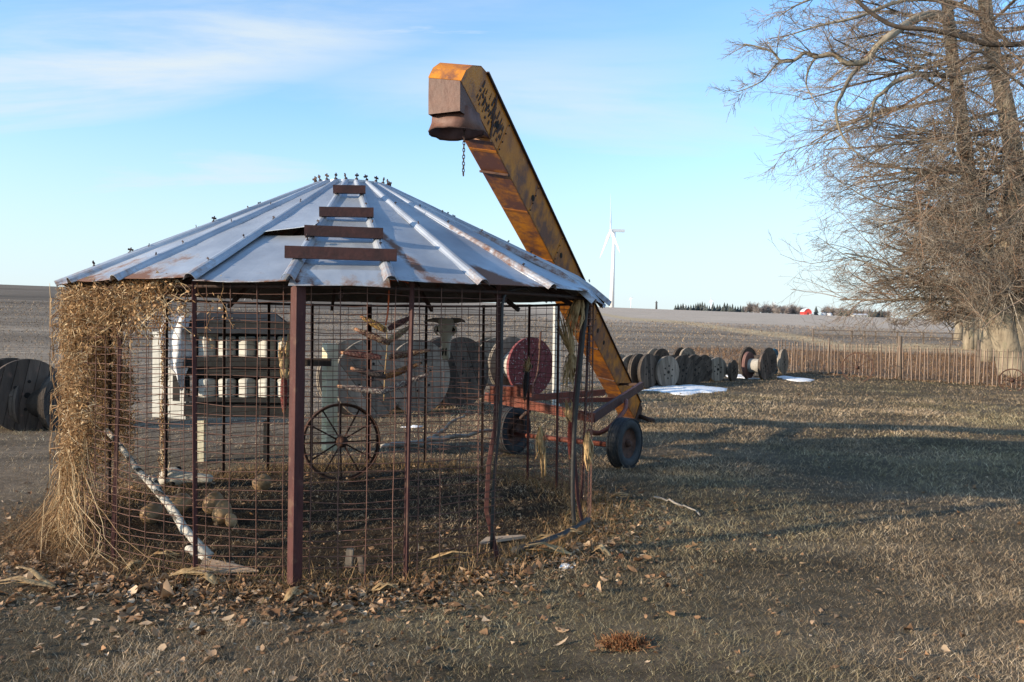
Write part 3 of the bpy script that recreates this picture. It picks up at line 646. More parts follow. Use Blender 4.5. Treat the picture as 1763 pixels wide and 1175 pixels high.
# black hose bent round the door opening
def pxpath(lst, sub=4):
    p = [at(x, y_, Y_) for x, y_, Y_ in lst]; out = []
    for i in range(len(p) - 1):
        a, b, c, d = p[max(i - 1, 0)], p[i], p[i + 1], p[min(i + 2, len(p) - 1)]
        for k in range(sub):
            t = k / sub; out.append(.5 * ((2 * b) + (c - a) * t + (2 * a - 5 * b + 4 * c - d) * t * t + (3 * b - a - 3 * c + d) * t ** 3))
    out.append(p[-1]); return out
ga = G(988, 912)
mb = MB(); mb.tube(pxpath([(1012, 514, ga.y), (1006, 560, ga.y), (998, 640, ga.y - .02), (989, 740, ga.y - .03), (986, 850, ga.y - .02), (989, 908, ga.y)]), .018, 10); o = mb.build('door_hose', M['hose'], crib)
ye = wall(azof(841, 962), 0).y - .01
mb = MB(); mb.tube(pxpath([(846, 945, ye - .02), (850, 830, ye - .02), (862, 700, ye - .02), (864, 560, ye - .02), (866, 518, ye), (876, 502, ye + .05), (905, 496, ye + .2)]), .011, 10); mb.build('door_hose', M['hose'], crib)
hp = [G(885, 957), G(930, 945), G(968, 930), G(994, 916), G(1012, 903)]
mb = MB(); mb.tube([p + Vector((0, 0, .035)) for p in hp], .028, 10); tag(mb.build('black_hose', M['hose']), 'black hose lying curved across the crib doorway', 'hose')
mb = MB(); mb.beam(G(928, 955) + Vector((0, 0, .02)), G(1004, 914) + Vector((0, 0, .03)), .05, .035); tag(mb.build('timber_strip', MAT('orange wood', (.38, .17, .05), (.28, .12, .04), 8, (1, 1, .2), .8)), 'orange brown timber strip beside the black hose in the doorway', 'timber')
mb = MB(); mb.tube(pxpath([(664, 560, 5.12), (668, 535, 5.12), (671, 486, 5.1), (678, 483, 5.1), (692, 483, 5.1), (704, 488, 5.1)]), .006, 6); tag(mb.build('hanging_rod', M['orangepipe']), 'bent orange rusty rod hooked under the eave above the corn ears', 'rod')

# ------------------------------------------------------------------ corn ears and husks
EARC = {'corn yellow': ((.45, .24, .05), (.50, .34, .10), (.20, .08, .03), (.10, .04, .03)), 'corn maroon': ((.10, .02, .02), (.06, .015, .018), (.16, .05, .04)), 'corn tan': ((.42, .32, .19), (.30, .20, .11), (.20, .12, .08)),
  'corn brown': ((.17, .065, .035), (.30, .17, .10), (.09, .03, .025), (.36, .25, .16)), 'corn black': ((.020, .015, .018), (.035, .022, .025), (.05, .03, .03)), 'corn orange': ((.40, .18, .05), (.20, .075, .03), (.32, .12, .04)),
  'corn speckled': ((.50, .44, .38), (.12, .10, .11), (.40, .30, .26), (.22, .15, .14)), 'corn red': ((.28, .035, .022), (.17, .022, .018), (.22, .03, .02))}
def ear_mesh(L, r, key):
    n, k = 15, max(18, int(L / .0085)); vs = []; cs = []; fs = []
    for i in range(k):
        t = i / (k - 1); rr = r * max(.25, math.sin(math.pi * min(1, t * .88 + .12)) ** .45) * (1 - .22 * t)
        for j in range(n):                     # every kernel: a small proud pyramid frustum on the cob
            a0 = 2 * math.pi * (j + .5 * (i % 2)) / n; c = random.choice(EARC[key]); v = random.uniform(.75, 1.2); o = len(vs); dx = L / k * .47; da = math.pi / n * .92; g = random.uniform(.96, 1.06)
            for (x_, q, sc_) in ((-1, -1, .86), (1, -1, .86), (1, 1, .86), (-1, 1, .86), (-.5, -.5, 1.0 * g), (.5, -.5, 1.0 * g), (.5, .5, 1.0 * g), (-.5, .5, 1.0 * g)):
                vs.append((t * L + x_ * dx, rr * sc_ * math.cos(a0 + q * da), rr * sc_ * math.sin(a0 + q * da))); cs.append([u * v * .62 for u in c])
            fs += [(o + 4, o + 7, o + 6, o + 5), (o, o + 4, o + 5, o + 1), (o + 1, o + 5, o + 6, o + 2), (o + 2, o + 6, o + 7, o + 3), (o + 3, o + 7, o + 4, o)]
    return vs, fs, cs
def strip(mb, pts, wds, nrm=Vector((0, -1, 0))):
    vs = []
    for i, p in enumerate(pts):
        d = (pts[min(i + 1, len(pts) - 1)] - pts[max(i - 1, 0)]); s_ = d.cross(nrm); s_ = s_.normalized() if s_.length > 1e-6 else Vector((1, 0, 0))
        vs += [p - s_ * wds[i], p + nrm * wds[i] * .5, p + s_ * wds[i]]
    k = len(pts); mb.add(vs, [(i * 3 + j, i * 3 + j + 1, i * 3 + 4 + j, i * 3 + 3 + j) for i in range(k - 1) for j in (0, 1)], True)
def corn_ear(a, b, r, mat, label, husk=None, group='ears of coloured corn hanging in the crib', name='corn_ear'):
    d = b - a; o = thing(name, a, label, 'corn ear', group)
    o.rotation_mode = 'QUATERNION'; o.rotation_quaternion = d.to_track_quat('X', 'Z')
    vs, fs, cs = ear_mesh(d.length, r, mat); kn = npmesh('kernels', np.array(vs), quads=np.array(fs), mat=M['kernel'], cols=np.array(cs), parent=o); tag(kn, kind='stuff')
    mb = MB(); mb.tube([(d.length * .015, 0, 0), (d.length * .5, 0, 0), (d.length * .985, 0, 0)], [r * .45, r * .62, r * .40], 10); mb.build('cob', M['corn brown'], o, world=False)
    if husk: husk_bundle(o, Vector((0.01, 0, 0)), Vector((-1, 0, 0)), *husk)
    return o
def husk_bundle(parent, base, d, L, n, spread, mat='husk', droop=0.0):
    n = int(n * 2.2); mb = MB(); q, u = frame_from(d)
    for i in range(n):
        a = 2 * math.pi * i / n + jit(.4); o = q * math.cos(a) + u * math.sin(a); l = L * random.uniform(.6, 1.1)
        pts = [base + o * .008, base + d * l * .35 + o * (.018 + spread * .3), base + d * l * .7 + o * spread * random.uniform(.3, 1), base + d * l + o * spread * random.uniform(-.2, 1.3)]
        strip(mb, [p + Vector((jit(.012), jit(.012), jit(.012))) for p in pts], [.005, .011 * random.uniform(.5, 1.2), .008, .002], o)
    mb.build('husk', M[mat], parent, world=False)
Ye = 5.13
for (x0, y0, x1, y1, mt_, lb) in [
    (620.6, 545, 664, 569, 'corn yellow', 'yellow speckled corn ear at the top left of the hanging string'),
    (711, 545, 669, 566, 'corn maroon', 'dark maroon corn ear at the top right of the hanging string'),
    (610, 566, 670, 591, 'corn brown', 'brown mottled corn ear second down on the left of the string'),
    (707, 562, 669, 588, 'corn tan', 'tan corn ear second down on the right of the string'),
    (585, 607, 655, 616, 'corn maroon', 'maroon corn ear lying nearly level left of the string'),
    (741, 603, 670, 615, 'corn brown', 'brown orange corn ear level on the right of the string'),
    (603, 634, 664, 649, 'corn black', 'black corn ear on the left of the hanging string'),
    (724, 626, 665, 649, 'corn orange', 'orange corn ear low on the right of the string'),
    (580, 665, 657, 675, 'corn speckled', 'pale speckled corn ear lowest on the left of the string'),
    (740, 643, 660, 675, 'corn speckled', 'pale speckled corn ear lowest on the right of the string')]:
    a, b = at(x0, y0, Ye + .02), at(x1, y1, Ye); corn_ear(b, a, .0245, mt_, lb)
mb = MB(); mb.tube(pxpath([(664, 560, Ye), (667, 590, Ye), (663, 640, Ye), (661, 690, Ye)]), .004, 5); tag(mb.build('twine', M['husk']), 'length of twine holding the pairs of corn ears', 'twine')
corn_ear(at(489, 652, 5.08), at(489, 711, 5.06), .026, 'corn red', 'red corn ear with a pale husk hanging left of the stout front post', (.27, 9, .035))
corn_ear(at(907, 640, 8.0), at(903, 690, 7.98), .03, 'corn black', 'dark corn ear under a gold husk on the back right wall', (.15, 9, .04))
corn_ear(at(982, 725, 6.9), at(981, 790, 6.88), .026, 'corn red', 'maroon corn ear hanging low on the wall beside the door', (.20, 10, .09))
def husks_only(base, d, L, n, sp, label, mat='husk'):
    o = thing('corn_husk', base, label, 'corn husk', 'bundles of dry husk hanging on the crib')
    husk_bundle(o, Vector((0, 0, 0)), d.normalized(), L, n, sp, mat); return o
husks_only(at(986, 612, 6.7), Vector((-.25, 0, 1)), .34, 12, .08, 'large tan husk bundle flaring upward beside the door hose')
husks_only(at(984, 606, 6.7), Vector((.05, -.1, -1)), .30, 14, .09, 'lit tan husk bundle flaring downward beside the door hose')
husks_only(at(1000, 506, 6.3), Vector((-.2, 0, -1)), .30, 14, .08, 'husk bundle tucked under the eave above the door')
o = husks_only(at(930, 735, 7.5), Vector((.05, 0, -1)), .28, 12, .06, 'pale husk bundle on a stick near the back right post')
mb = MB(); mb.tube([at(930, 760, 7.5) - o.location, at(934, 822, 7.5) - o.location], .012, 6); mb.tube([at(938, 770, 7.5) - o.location, at(939, 820, 7.5) - o.location], .012, 6); mb.build('stalk', M['husk'], o, world=False)
husks_only(at(1012, 745, 6.5), Vector((.05, 0, -1)), .30, 10, .05, 'pale husk bundle hanging low between door hose and end post')

# ------------------------------------------------------------------ dried vine on the left of the crib
vn = thing('dried_vine', wall(R_(-68), 0), 'thick mat of dried brown vine covering the left crib wall', 'vine')
TUBE_R = []
def tubes_np(paths, rads, n=3):
    """paths (N,K,3) -> verts, quads"""
    N_, K_, _ = paths.shape
    d = np.gradient(paths, axis=1); d /= np.linalg.norm(d, axis=2, keepdims=True) + 1e-9
    ref = np.where(np.abs(d[..., 2:3]) > .9, np.array([1., 0, 0]), np.array([0, 0, 1.]))
    q = np.cross(d, ref); q /= np.linalg.norm(q, axis=2, keepdims=True) + 1e-9; u = np.cross(d, q)
    ang = 2 * np.pi * np.arange(n) / n
    V = paths[:, :, None, :] + (q[:, :, None, :] * np.cos(ang)[None, None, :, None] + u[:, :, None, :] * np.sin(ang)[None, None, :, None]) * rads[:, :, None, None]
    i = np.arange(N_ * K_ * n).reshape(N_, K_, n); j = np.roll(i, -1, 2)
    Qs = np.stack([i[:, :-1], j[:, :-1], j[:, 1:], i[:, 1:]], -1).reshape(-1, 4)
    return V.reshape(-1, 3), Qs
def vine_stems(N, az0, az1, zlo, zhi, rlo, rhi, L, rad, bow, dens=None):
    az = rng.uniform(az0, az1, N); z = rng.uniform(zlo, zhi, N); r = RW + rng.uniform(rlo, rhi, N)
    P = np.zeros((N, 6, 3)); dir_ = rng.normal(0, 1, (N, 3)); dir_[:, 2] -= .8; dir_ /= np.linalg.norm(dir_, axis=1)[:, None]
    p = np.stack([CRX + r * np.sin(az), CRY - r * np.cos(az), z], 1); ln = L * rng.uniform(.5, 1.3, N) / 5
    for k in range(6):
        P[:, k] = p; p = p + dir_ * ln[:, None]; dir_ = dir_ + rng.normal(0, bow, (N, 3)); dir_[:, 2] -= .12; dir_ /= np.linalg.norm(dir_, axis=1)[:, None]
    rr = np.hypot(P[..., 0] - CRX, P[..., 1] - CRY); f = np.clip(rr, RW - .03, RW + rhi + .06) / np.maximum(rr, .1)
    P[..., 0] = CRX + (P[..., 0] - CRX) * f; P[..., 1] = CRY + (P[..., 1] - CRY) * f; P[..., 2] = np.clip(P[..., 2], .0, 1.90)
    if dens is not None:
        keep = rng.random(N) < dens(az, z); P = P[keep]
    n_ = len(P); R2 = rng.uniform(.5, 1.2, n_)[:, None] * rad * np.linspace(1, .5, 6)[None, :]
    return P, R2
def dens(az, z):
    edge = R_(-50) - (1.6 - z) * .10 + .07 * np.sin(z * 9)
    d = 1 - sstep(0, .22, az - edge); d = np.maximum(d, .75 * sstep(1.45, 1.75, z) * (1 - sstep(R_(-36), R_(-24), az)))
    hole = vnoise(az * 3.2, z * 1.6, 2.6, 3) + .6 * vnoise(az * 3.2, z * 1.6, 6.1, 7)
    return d * (.25 + .75 * sstep(.25, .8, z)) * (1 - .85 * sstep(.05, .5, hole + .25 * sstep(R_(-58), R_(-42), az)))
Ps, Rs, Cs = [], [], []
pal = np.array([(.48, .31, .165), (.36, .215, .11), (.58, .44, .27), (.23, .13, .07), (.68, .57, .41)])
for args in ((11500, R_(-100), R_(-24), .15, 1.86, -.02, .07, .20, .0030, .95), (4500, R_(-100), R_(-26), .3, 1.86, .0, .10, .12, .0028, 1.2), (1100, R_(-95), R_(-28), .5, 1.88, .02, .13, .42, .0030, .55)):
    P, R2 = vine_stems(*args, dens); Ps.append(P); Rs.append(R2); pp = [.34, .26, .22, .12, .06] if args[-1] > .5 else [.15, .05, .35, .05, .40]
    Cs.append(pal[rng.choice(5, len(P), p=pp)] * rng.uniform(.7, 1.25, len(P))[:, None])
# long straw hanging and spreading at the foot
Nf = 260; az = rng.normal(R_(-64), R_(11), Nf); P = np.zeros((Nf, 6, 3)); z0 = rng.uniform(.15, .85, Nf); ro = rng.uniform(.0, .12, Nf); sp = np.abs(rng.normal(.02, .13, Nf)) * (.3 + z0); swing = rng.normal(0, .16, Nf); az = np.where(rng.random(Nf) < .5, rng.normal(R_(-58), R_(7), Nf), az)
for k in range(6):
    t = k / 5; zq = z0 * (1 - t ** 1.2); rq = RW + ro + sp * t ** 2 + .05 * rng.normal(0, 1, Nf) * t; aq = az + swing * t + rng.normal(0, .035, Nf) * t
    P[:, k] = np.stack([CRX + rq * np.sin(aq), CRY - rq * np.cos(aq), np.maximum(zq + .06 * np.sin(7 * t + az * 40) * (1 - t), .02)], 1)
Ps.append(P); Rs.append(np.repeat(np.linspace(.0025, .0015, 6)[None], Nf, 0)); Cs.append(pal[rng.choice(5, Nf, p=[.35, .2, .35, .07, .03])] * rng.uniform(.7, 1.2, Nf)[:, None])
# a few trailing shoots under the eave, towards the front
Nt = 60; az = rng.normal(R_(-27), R_(5), Nt); P = np.zeros((Nt, 6, 3)); ln = rng.uniform(.12, .42, Nt); q = az.copy()
for k in range(6):
    q = q + rng.normal(0, .025, Nt); P[:, k] = np.stack([CRX + (RW + .03) * np.sin(q), CRY - (RW + .03) * np.cos(q), 1.88 - ln * k / 5], 1)
Ps.append(P); Rs.append(np.full((Nt, 6), .0028)); Cs.append(pal[rng.choice(5, Nt)])
hang = P
# stems climbing back posts P and O
for a in (azof(252, 838), R_(-62)):
    Nk = 160; zc = rng.uniform(.1, 1.8, Nk); P = np.zeros((Nk, 6, 3)); q = a + rng.normal(0, .012, Nk); dz = rng.normal(.02, .03, Nk)
    for k in range(6):
        P[:, k] = np.stack([CRX + (RW + rng.uniform(0, .04, Nk)) * np.sin(q + rng.normal(0, .012, Nk)), CRY - (RW + rng.uniform(0, .04, Nk)) * np.cos(q), np.clip(zc + dz * k, 0, 1.88)], 1)
    Ps.append(P); Rs.append(np.full((Nk, 6), .0045)); Cs.append(pal[rng.choice(5, Nk)] * .9)
Pall = np.concatenate(Ps); Rall = np.concatenate(Rs); Call = np.concatenate(Cs)
V, Qv = tubes_np(Pall, Rall); V = V - np.array(vn.location)[None]
o = npmesh('stem', V, quads=Qv, mat=M['vine'], cols=np.repeat(Call, 18, 0), parent=vn); tag(o, kind='stuff')
NLv = 19000; pick = rng.integers(0, len(Ps[0]) + len(Ps[1]) + 40, NLv) ; src = np.concatenate([Ps[0], Ps[1], np.repeat(hang, 12, 0)]); pick = rng.integers(0, len(src), NLv); kk = rng.integers(0, 6, NLv)
P = src[pick, kk] + rng.normal(0, .018, (NLv, 3)); d = rng.normal(0, 1, (NLv, 3)); d /= np.linalg.norm(d, axis=1)[:, None]; e = np.cross(d, rng.normal(0, 1, (NLv, 3))); e /= np.linalg.norm(e, axis=1)[:, None]; f_ = np.cross(d, e)
L = rng.uniform(.006, .017, NLv)[:, None]
V = np.stack([P - d * L, P + e * L * .6 + f_ * L * .4, P + d * L + f_ * L * .5, P - e * L * .5 + f_ * L * .3], 1).reshape(-1, 3) - np.array(vn.location)[None]
cl3 = pal[rng.choice(5, NLv, p=[.36, .32, .14, .16, .02])] * rng.uniform(.6, 1.2, NLv)[:, None]
o = npmesh('leaf', V, quads=np.arange(NLv * 4).reshape(-1, 4), mat=M['vine'], cols=np.repeat(cl3, 4, 0), parent=vn); tag(o, kind='stuff')

# ------------------------------------------------------------------ things lying in the crib
def blob(name, c, size, mat, label, cat, rot=(0, 0, 0), group=None, stem=False):
    mb = MB(); k, n = 12, 18; rings = []
    for i in range(k + 1):
        t = i / k; rr = math.sin(math.pi * (0.02 + .96 * t)) ** .8 * (1 + .16 * math.cos(math.pi * t)); ring = []
        for j in range(n):
            a = 2 * math.pi * j / n; p = Vector((rr * math.cos(a), rr * math.sin(a), -math.cos(math.pi * (.02 + .96 * t)))); q = 1 + .07 * noise.noise(p * 1.6 + Vector(c)); ring.append(Vector((p.x * size[0] * q, p.y * size[1] * q, p.z * size[2] * q)))
        rings.append(ring)
    mb.loft(rings); o = mb.build(name, mat); o.location = c; o.rotation_euler = rot; return tag(o, label, cat, group)
def lie(px, py, h): g = G(px, py); return Vector((g.x, g.y, gz(g.x, g.y) + h))
g_ = 'dry gourds on the crib floor'
blob('gourd', lie(452, 845, .075), (.085, .085, .092), M['gourd'], 'round brown gourd lying alone furthest right in the crib', 'gourd', (.4, .9, 0), g_)
blob('gourd', lie(368, 886, .085), (.085, .085, .10), M['gourd'], 'tan gourd standing behind the pair near the birch logs', 'gourd', (.2, .3, 0), g_)
blob('gourd', lie(383, 903, .085), (.075, .075, .098), M['gourd'], 'greyish tan upright gourd in front of the other two', 'gourd', (-.1, .15, 0), g_)
blob('gourd', lie(398, 908, .04), (.06, .055, .045), M['gourd'], 'small flat gourd at the foot of the upright one', 'gourd', (0, 1.3, .3), g_)
blob('gourd', lie(310, 885, .075), (.085, .085, .095), M['gourd'], 'dark gourd leaning behind the thick birch log', 'gourd', (.2, 1.1, .4), g_)
blob('gourd', lie(262, 905, .07), (.08, .08, .09), M['gourd'], 'reddish gourd under the birch logs by the vine', 'gourd', (.2, 1.2, 1.4), g_)
def log(p0, p1, r0, r1, label, mat='birch', knob=True, cat='log', name='birch_log', wob=.012, n=9):
    mb = MB(); pts = [p0.lerp(p1, i / n) + Vector((jit(wob), jit(wob), jit(wob))) for i in range(n + 1)]
    mb.tube(pts, [r0 + (r1 - r0) * i / n + jit(r0 * .08) for i in range(n + 1)], 9)
    if knob:
        p = pts[n // 2]; mb.tube([p, p + Vector((jit(.02), -.03, .05))], [r0 * .5, r0 * .3], 6)
    return tag(mb.build(name, M[mat]), label, cat)
log(at(186, 742, 6.25), at(362, 962, 5.35), .020, .030, 'long birch log leaning from the vine down to the crib floor')
log(at(262, 820, 6.2), at(316, 915, 5.75), .022, .026, 'short grey birch log leaning behind the long one')
log(at(325, 945, 5.5), at(358, 968, 5.4), .024, .03, 'stubby birch piece at the lower end of the long log')
log(at(655, 771, 10.7), at(852, 741, 10.4), .045, .022, 'long grey dead branch lying behind the crib', 'branch', False, 'branch', 'dead_branch', .02)
log(at(745, 752, 10.6), at(812, 706, 10.4), .028, .010, 'forked grey dead branch rising from the long one', 'branch', False, 'branch', 'dead_branch', .02)
log(at(690, 765, 10.3), at(770, 764, 10.3), .022, .012, 'short grey dead branch in front of the long one', 'branch', False, 'branch', 'dead_branch', .02)
def flat_board(px, t, mat, label, name='board'):
    pts = [G(x, y_) for x, y_ in px]; mb = MB(); z = max(gz(p.x, p.y) for p in pts) + .006
    mb.prism([Vector((p.x, p.y, z + .01 * (i % 2))) for i, p in enumerate(pts)][::-1], (0, 0, t)); return tag(mb.build(name, mat), label, 'board')
flat_board([(337, 996), (445, 994), (405, 980), (352, 972)], .012, M['card'], 'flat brown board half buried in leaves by the stout front post')
flat_board([(826, 938), (905, 929), (898, 925), (838, 931)], .02, M['board'], 'thin bare board lying in the crib doorway')
mb = MB(); c = lie(601, 975, .05); mb.box(c, (.045, .04, .14), Matrix.Rotation(.1, 3, 'Y')); tag(mb.build('wood_stub', M['woodgrey']), 'short pale wood stub standing inside the front wire', 'wood stub')
mb = MB(); c = lie(622, 985, .05); mb.box(c, (.035, .03, .12), Matrix.Rotation(-.15, 3, 'Y')); tag(mb.build('wood_stub', M['postwood']), 'short brown wood stub standing beside the pale one', 'wood stub')
blob('red_ball', lie(1068, 964, .014), (.016, .016, .016), M['redplastic'], 'tiny red ball on the lawn right of the crib door', 'ball')
log(lie(1130, 860, .02), lie(1208, 889, .02), .012, .006, 'thin pale stick lying on the open lawn', 'branch', False, 'stick', 'stick', .02)
# loose husks on the ground
for i, (x, y_, a, L, lb) in enumerate([(255, 968, .3, .2, 'pale corn husk curled by the left front post'), (215, 990, 1.2, .15, 'small corn husk among leaves left of the wall'), (290, 1000, .1, .3, 'long pale husk pointing to the second post'),
        (372, 1016, 2.2, .14, 'cup shaped corn husk beside the flat board'), (985, 965, 2.6, .34, 'long straw coloured husk crossing the black hose end'), (955, 925, .1, .22, 'wide tan husk lying inside the doorway'), (1052, 968, 2.2, .14, 'small pale husk near the red ball'),
        (1048, 862, .4, .2, 'tan husk on the lawn beside the end post'), (95, 1018, 2.8, .4, 'long straw lying left of the crib in the foreground'), (490, 1040, 1.4, .16, 'pale husk just in front of the stout post'), (640, 1020, .2, .16, 'pale husk in the leaf drift at the crib front'), (735, 970, .15, .3, 'long pale husk inside the front wire'), (915, 935, .3, .25, 'tan husk beside the thin bare board')]):
    c = lie(x, y_, .012); o = thing('corn_husk', c, lb, 'corn husk', 'loose husks on the ground'); d = Vector((math.cos(a), math.sin(a) * .5, .06)).normalized(); mb = MB()
    for q in range(4):
        d2 = (d + Vector((jit(.25), jit(.25), jit(.1)))).normalized(); strip(mb, [d2 * L * t + Vector((0, 0, .015 + .05 * math.sin(3 * t) * random.random())) for t in (0, .3, .6, 1)], [.012, .022, .016, .003], Vector((0, 0, 1)))
    mb.build('husk', M['husk'], o, world=False)
# clump of reddish dry plant in the foreground
cg = G(1077, 1112); Nc = 900; th = rng.uniform(0, 2 * np.pi, Nc); P = np.zeros((Nc, 6, 3)); d0 = np.stack([np.cos(th), np.sin(th), rng.uniform(.3, 1.4, Nc)], 1); d0 /= np.linalg.norm(d0, axis=1)[:, None]
p = np.column_stack([cg.x + rng.normal(0, .05, Nc), cg.y + rng.normal(0, .025, Nc), np.full(Nc, gz(cg.x, cg.y))]); ln = rng.uniform(.03, .085, Nc) / 5
for k in range(6):
    P[:, k] = p; p = p + d0 * ln[:, None]; d0 = d0 + rng.normal(0, .5, (Nc, 3)); d0 /= np.linalg.norm(d0, axis=1)[:, None]
V, Qv = tubes_np(P, np.full((Nc, 6), .0016)); cc = np.array([(.30, .13, .06), (.22, .09, .04), (.40, .24, .12)])[rng.choice(3, Nc)]
o = npmesh('dry_plant', V, quads=Qv, mat=M['vine'], cols=np.repeat(cc, 18, 0)); tag(o, 'small reddish brown dry plant clump in the foreground lawn', 'plant')

# ------------------------------------------------------------------ skulls
def cow_skull(loc, L, label, rot, horns=True):
    o = thing('cow_skull', loc, label, 'skull'); o.rotation_euler = rot; mb = MB()
    secs = [(0, .085, .07, 0), (.05, .100, .085, 0), (.14, .098, .09, .0), (.26, .106, .095, 0), (.36, .080, .085, 0), (.48, .058, .07, .0), (.65, .05, .055, .005), (.82, .048, .042, .012), (.94, .05, .03, .016), (1.0, .034, .016, .018)]
    rings = []
    for t, wx, wy, oy in secs:
        rings.append([Vector((wx * math.cos(a) * (abs(math.cos(a)) ** -.15 if abs(math.cos(a)) > .05 else 1), oy + wy * math.sin(a) * (.9 if math.sin(a) < 0 else .7), -t * L)) for a in [2 * math.pi * j / 16 for j in range(16)]])
    mb.loft(rings); mb.build('cranium', M['bone'], o, world=False)
    for s in (-1, 1):
        e = MB(); e.lathe([(.001, .010), (.024, .008), (.034, 0), (.030, -.02), (.001, -.02)], 14, Matrix.Translation((s * .104, -.020, -.27 * L)) @ Matrix.Rotation(s * 1.45, 4, 'Y') @ Matrix.Rotation(.25, 4, 'X')); e.build('eye_socket', M['black'], o, world=False)
        if not horns: continue
        r_ = MB(); r_.tube([(s * .10, -.045, -.19 * L), (s * .128, -.04, -.24 * L), (s * .13, -.03, -.32 * L), (s * .09, -.035, -.40 * L)], [.012, .014, .014, .010], 7); r_.build('eye_ridge', M['bone'], o, world=False)
        if horns:
          h = MB(); h.tube([(s * .05, 0, -.04 * L), (s * .11, -.005, -.022), (s * .16, -.02, -.018), (s * .21, -.045, -.028), (s * .25, -.075, -.05)], [.032, .030, .024, .015, .004], 10); h.build('horn', M['horn'], o, world=False)
        n_ = MB(); n_.lathe([(.001, .004), (.012, .003), (.016, -.006), (.001, -.006)], 10, Matrix.Translation((s * .017, -.036, -.80 * L)) @ Matrix.Rotation(1.45, 4, 'X') @ Matrix.Rotation(-s * .5, 4, 'Y') @ Matrix.Scale(3.4, 4, (0, 1, 0)) @ Matrix.Scale(.7, 4, (1, 0, 0))); n_.build('nostril', M['black'], o, world=False)
    return o
cow_skull(at(770, 549, 8.92), .46, 'horned cow skull hung on the back crib wall', (R_(-6), 0, R_(-18)))
cow_skull(lie(278, 838, .10), .5, 'bleached skull lying on its side beyond the birch logs', (Matrix.Rotation(R_(-48), 3, 'X') @ Matrix.Rotation(R_(-90), 3, 'Y')).to_euler(), False)

# ------------------------------------------------------------------ iron wheels
def iron_wheel(loc, R, label, heading, lean=0.0, width=.09, nsp=12, mat='rustiron'):
    o = thing('iron_wheel', loc, label, 'wheel'); o.rotation_euler = (lean, 0, heading)
    MX = Matrix.Translation((0, 0, R)) @ Matrix.Rotation(R_(90), 4, 'X')
    mb = MB(); mb.lathe([(R, -width / 2), (R, width / 2), (R - .010, width / 2), (R - .010, .012), (R - .03, .010), (R - .03, -.010), (R - .010, -.012), (R - .010, -width / 2)], 56, MX, closed=True, smooth=False); mb.build('rim', M[mat], o, world=False)
    mb = MB(); mb.lathe([(.001, -.11), (.035, -.11), (.045, -.07), (.062, -.05), (.062, .05), (.045, .07), (.035, .11), (.001, .11)], 18, MX); mb.build('hub', M[mat], o, world=False)
    for k in range(nsp):
        a = 2 * math.pi * k / nsp; s = 1 if k % 2 else -1; mb = MB(); d = Vector((math.cos(a), 0, math.sin(a)))
        mb.tube([Vector((0, s * .045, R)) + d * .05, Vector((0, s * .008, R)) + d * (R - .02)], .009, 6); mb.build('spoke', M[mat], o, world=False)
    return o
g1 = G(588, 826); iron_wheel((g1.x, g1.y, -.01), .405, 'large rusty spoked iron wheel leaning inside the back of the crib', R_(22), R_(-5), .13)
g2 = G(1480, 656); iron_wheel((g2.x - .2, g2.y - .25, -.05), .50, 'tall thin iron wheel leaning on the middle of the picket fence', R_(-38), R_(-6), .04, 10)
g3 = G(1742, 672); iron_wheel((g3.x, g3.y, -.06), .34, 'small rusty iron wheel at the right end of the picket fence', R_(-38), R_(-8), .06, 10)

# ------------------------------------------------------------------ nest box on posts
YF = 9.34
nxc = at(318, 715, YF); nx0 = at(262, 716, 9.50); nx1 = at(502, 715, YF)
ZB, ZTp = at(300, 720, 9.4).z, at(300, 572, 9.4).z
nb = thing('nest_box', (nxc.x, YF, 0), 'dark two shelf nest rack with a white end board, standing on posts', 'nest box')
mb = MB(); mb.prism([(nx0.x, nx0.y, ZB), (nxc.x, YF + .02, ZB - .01), (nxc.x, YF + .02, ZTp), (nx0.x, nx0.y, ZTp)], (.03, .035, 0)); mb.build('end_board', M['white'], nb)
mb = MB(); mb.box(((nxc.x + nx1.x) / 2 + .02, YF + .24, (ZB + ZTp) / 2), (nx1.x - nxc.x - .02, .04, ZTp - ZB)); mb.build('back_board', M['charcoal'], nb)
def frect(x0, y0, x1, y1, name, mat, th=.05, yf=YF):
    a, b = at(x0, y0, yf), at(x1, y1, yf); mb = MB(); mb.box(((a.x + b.x) / 2, yf + th / 2, (a.z + b.z) / 2), (abs(b.x - a.x), th, abs(a.z - b.z))); return mb.build(name, mat, nb)
frect(316, 615.5, 506, 633, 'shelf', M['charcoal'], .28, YF - .06); frect(316, 633.4, 506, 649, 'middle_rail', M['charcoal'], .04)
frect(316, 684.5, 506, 694, 'shelf', M['charcoal'], .28, YF - .06); frect(316, 694.4, 506, 719, 'bottom_rail', M['charcoal'], .05)
frect(316, 552, 506, 577, 'fascia', M['charcoal'], .05)
frect(318, 577.4, 324, 615, 'side_post', M['charcoal'], .05); frect(498, 577.4, 505, 615, 'side_post', M['charcoal'], .05); frect(318, 649.4, 324, 684, 'side_post', M['charcoal'], .05); frect(498, 649.4, 505, 684, 'side_post', M['charcoal'], .05)
a, b, c_, d_ = at(312, 573, 9.2), at(508, 576, 9.2), at(470, 542, 9.75), at(345, 540, 9.75)
mb = MB(); mb.prism([a, b, c_, d_], (0, .03, .03)); mb.build('roof', M['charcoal'], nb)
mb = MB(); mb.prism([at(312, 566, 9.95), at(508, 569, 9.95), c_ + Vector((0, .035, 0)), d_ + Vector((0, .035, 0))], (0, .02, .03)); mb.build('roof', M['charcoal'], nb)
nn_ = Vector((-(nxc.y - nx0.y), nxc.x - nx0.x, 0)).normalized(); nn_ = -nn_ if nn_.y > 0 else nn_
pc = Vector((nx0.x, nx0.y, 0)).lerp(Vector((nxc.x, YF + .02, 0)), .72); zc = at(296, 668, 9.45).z
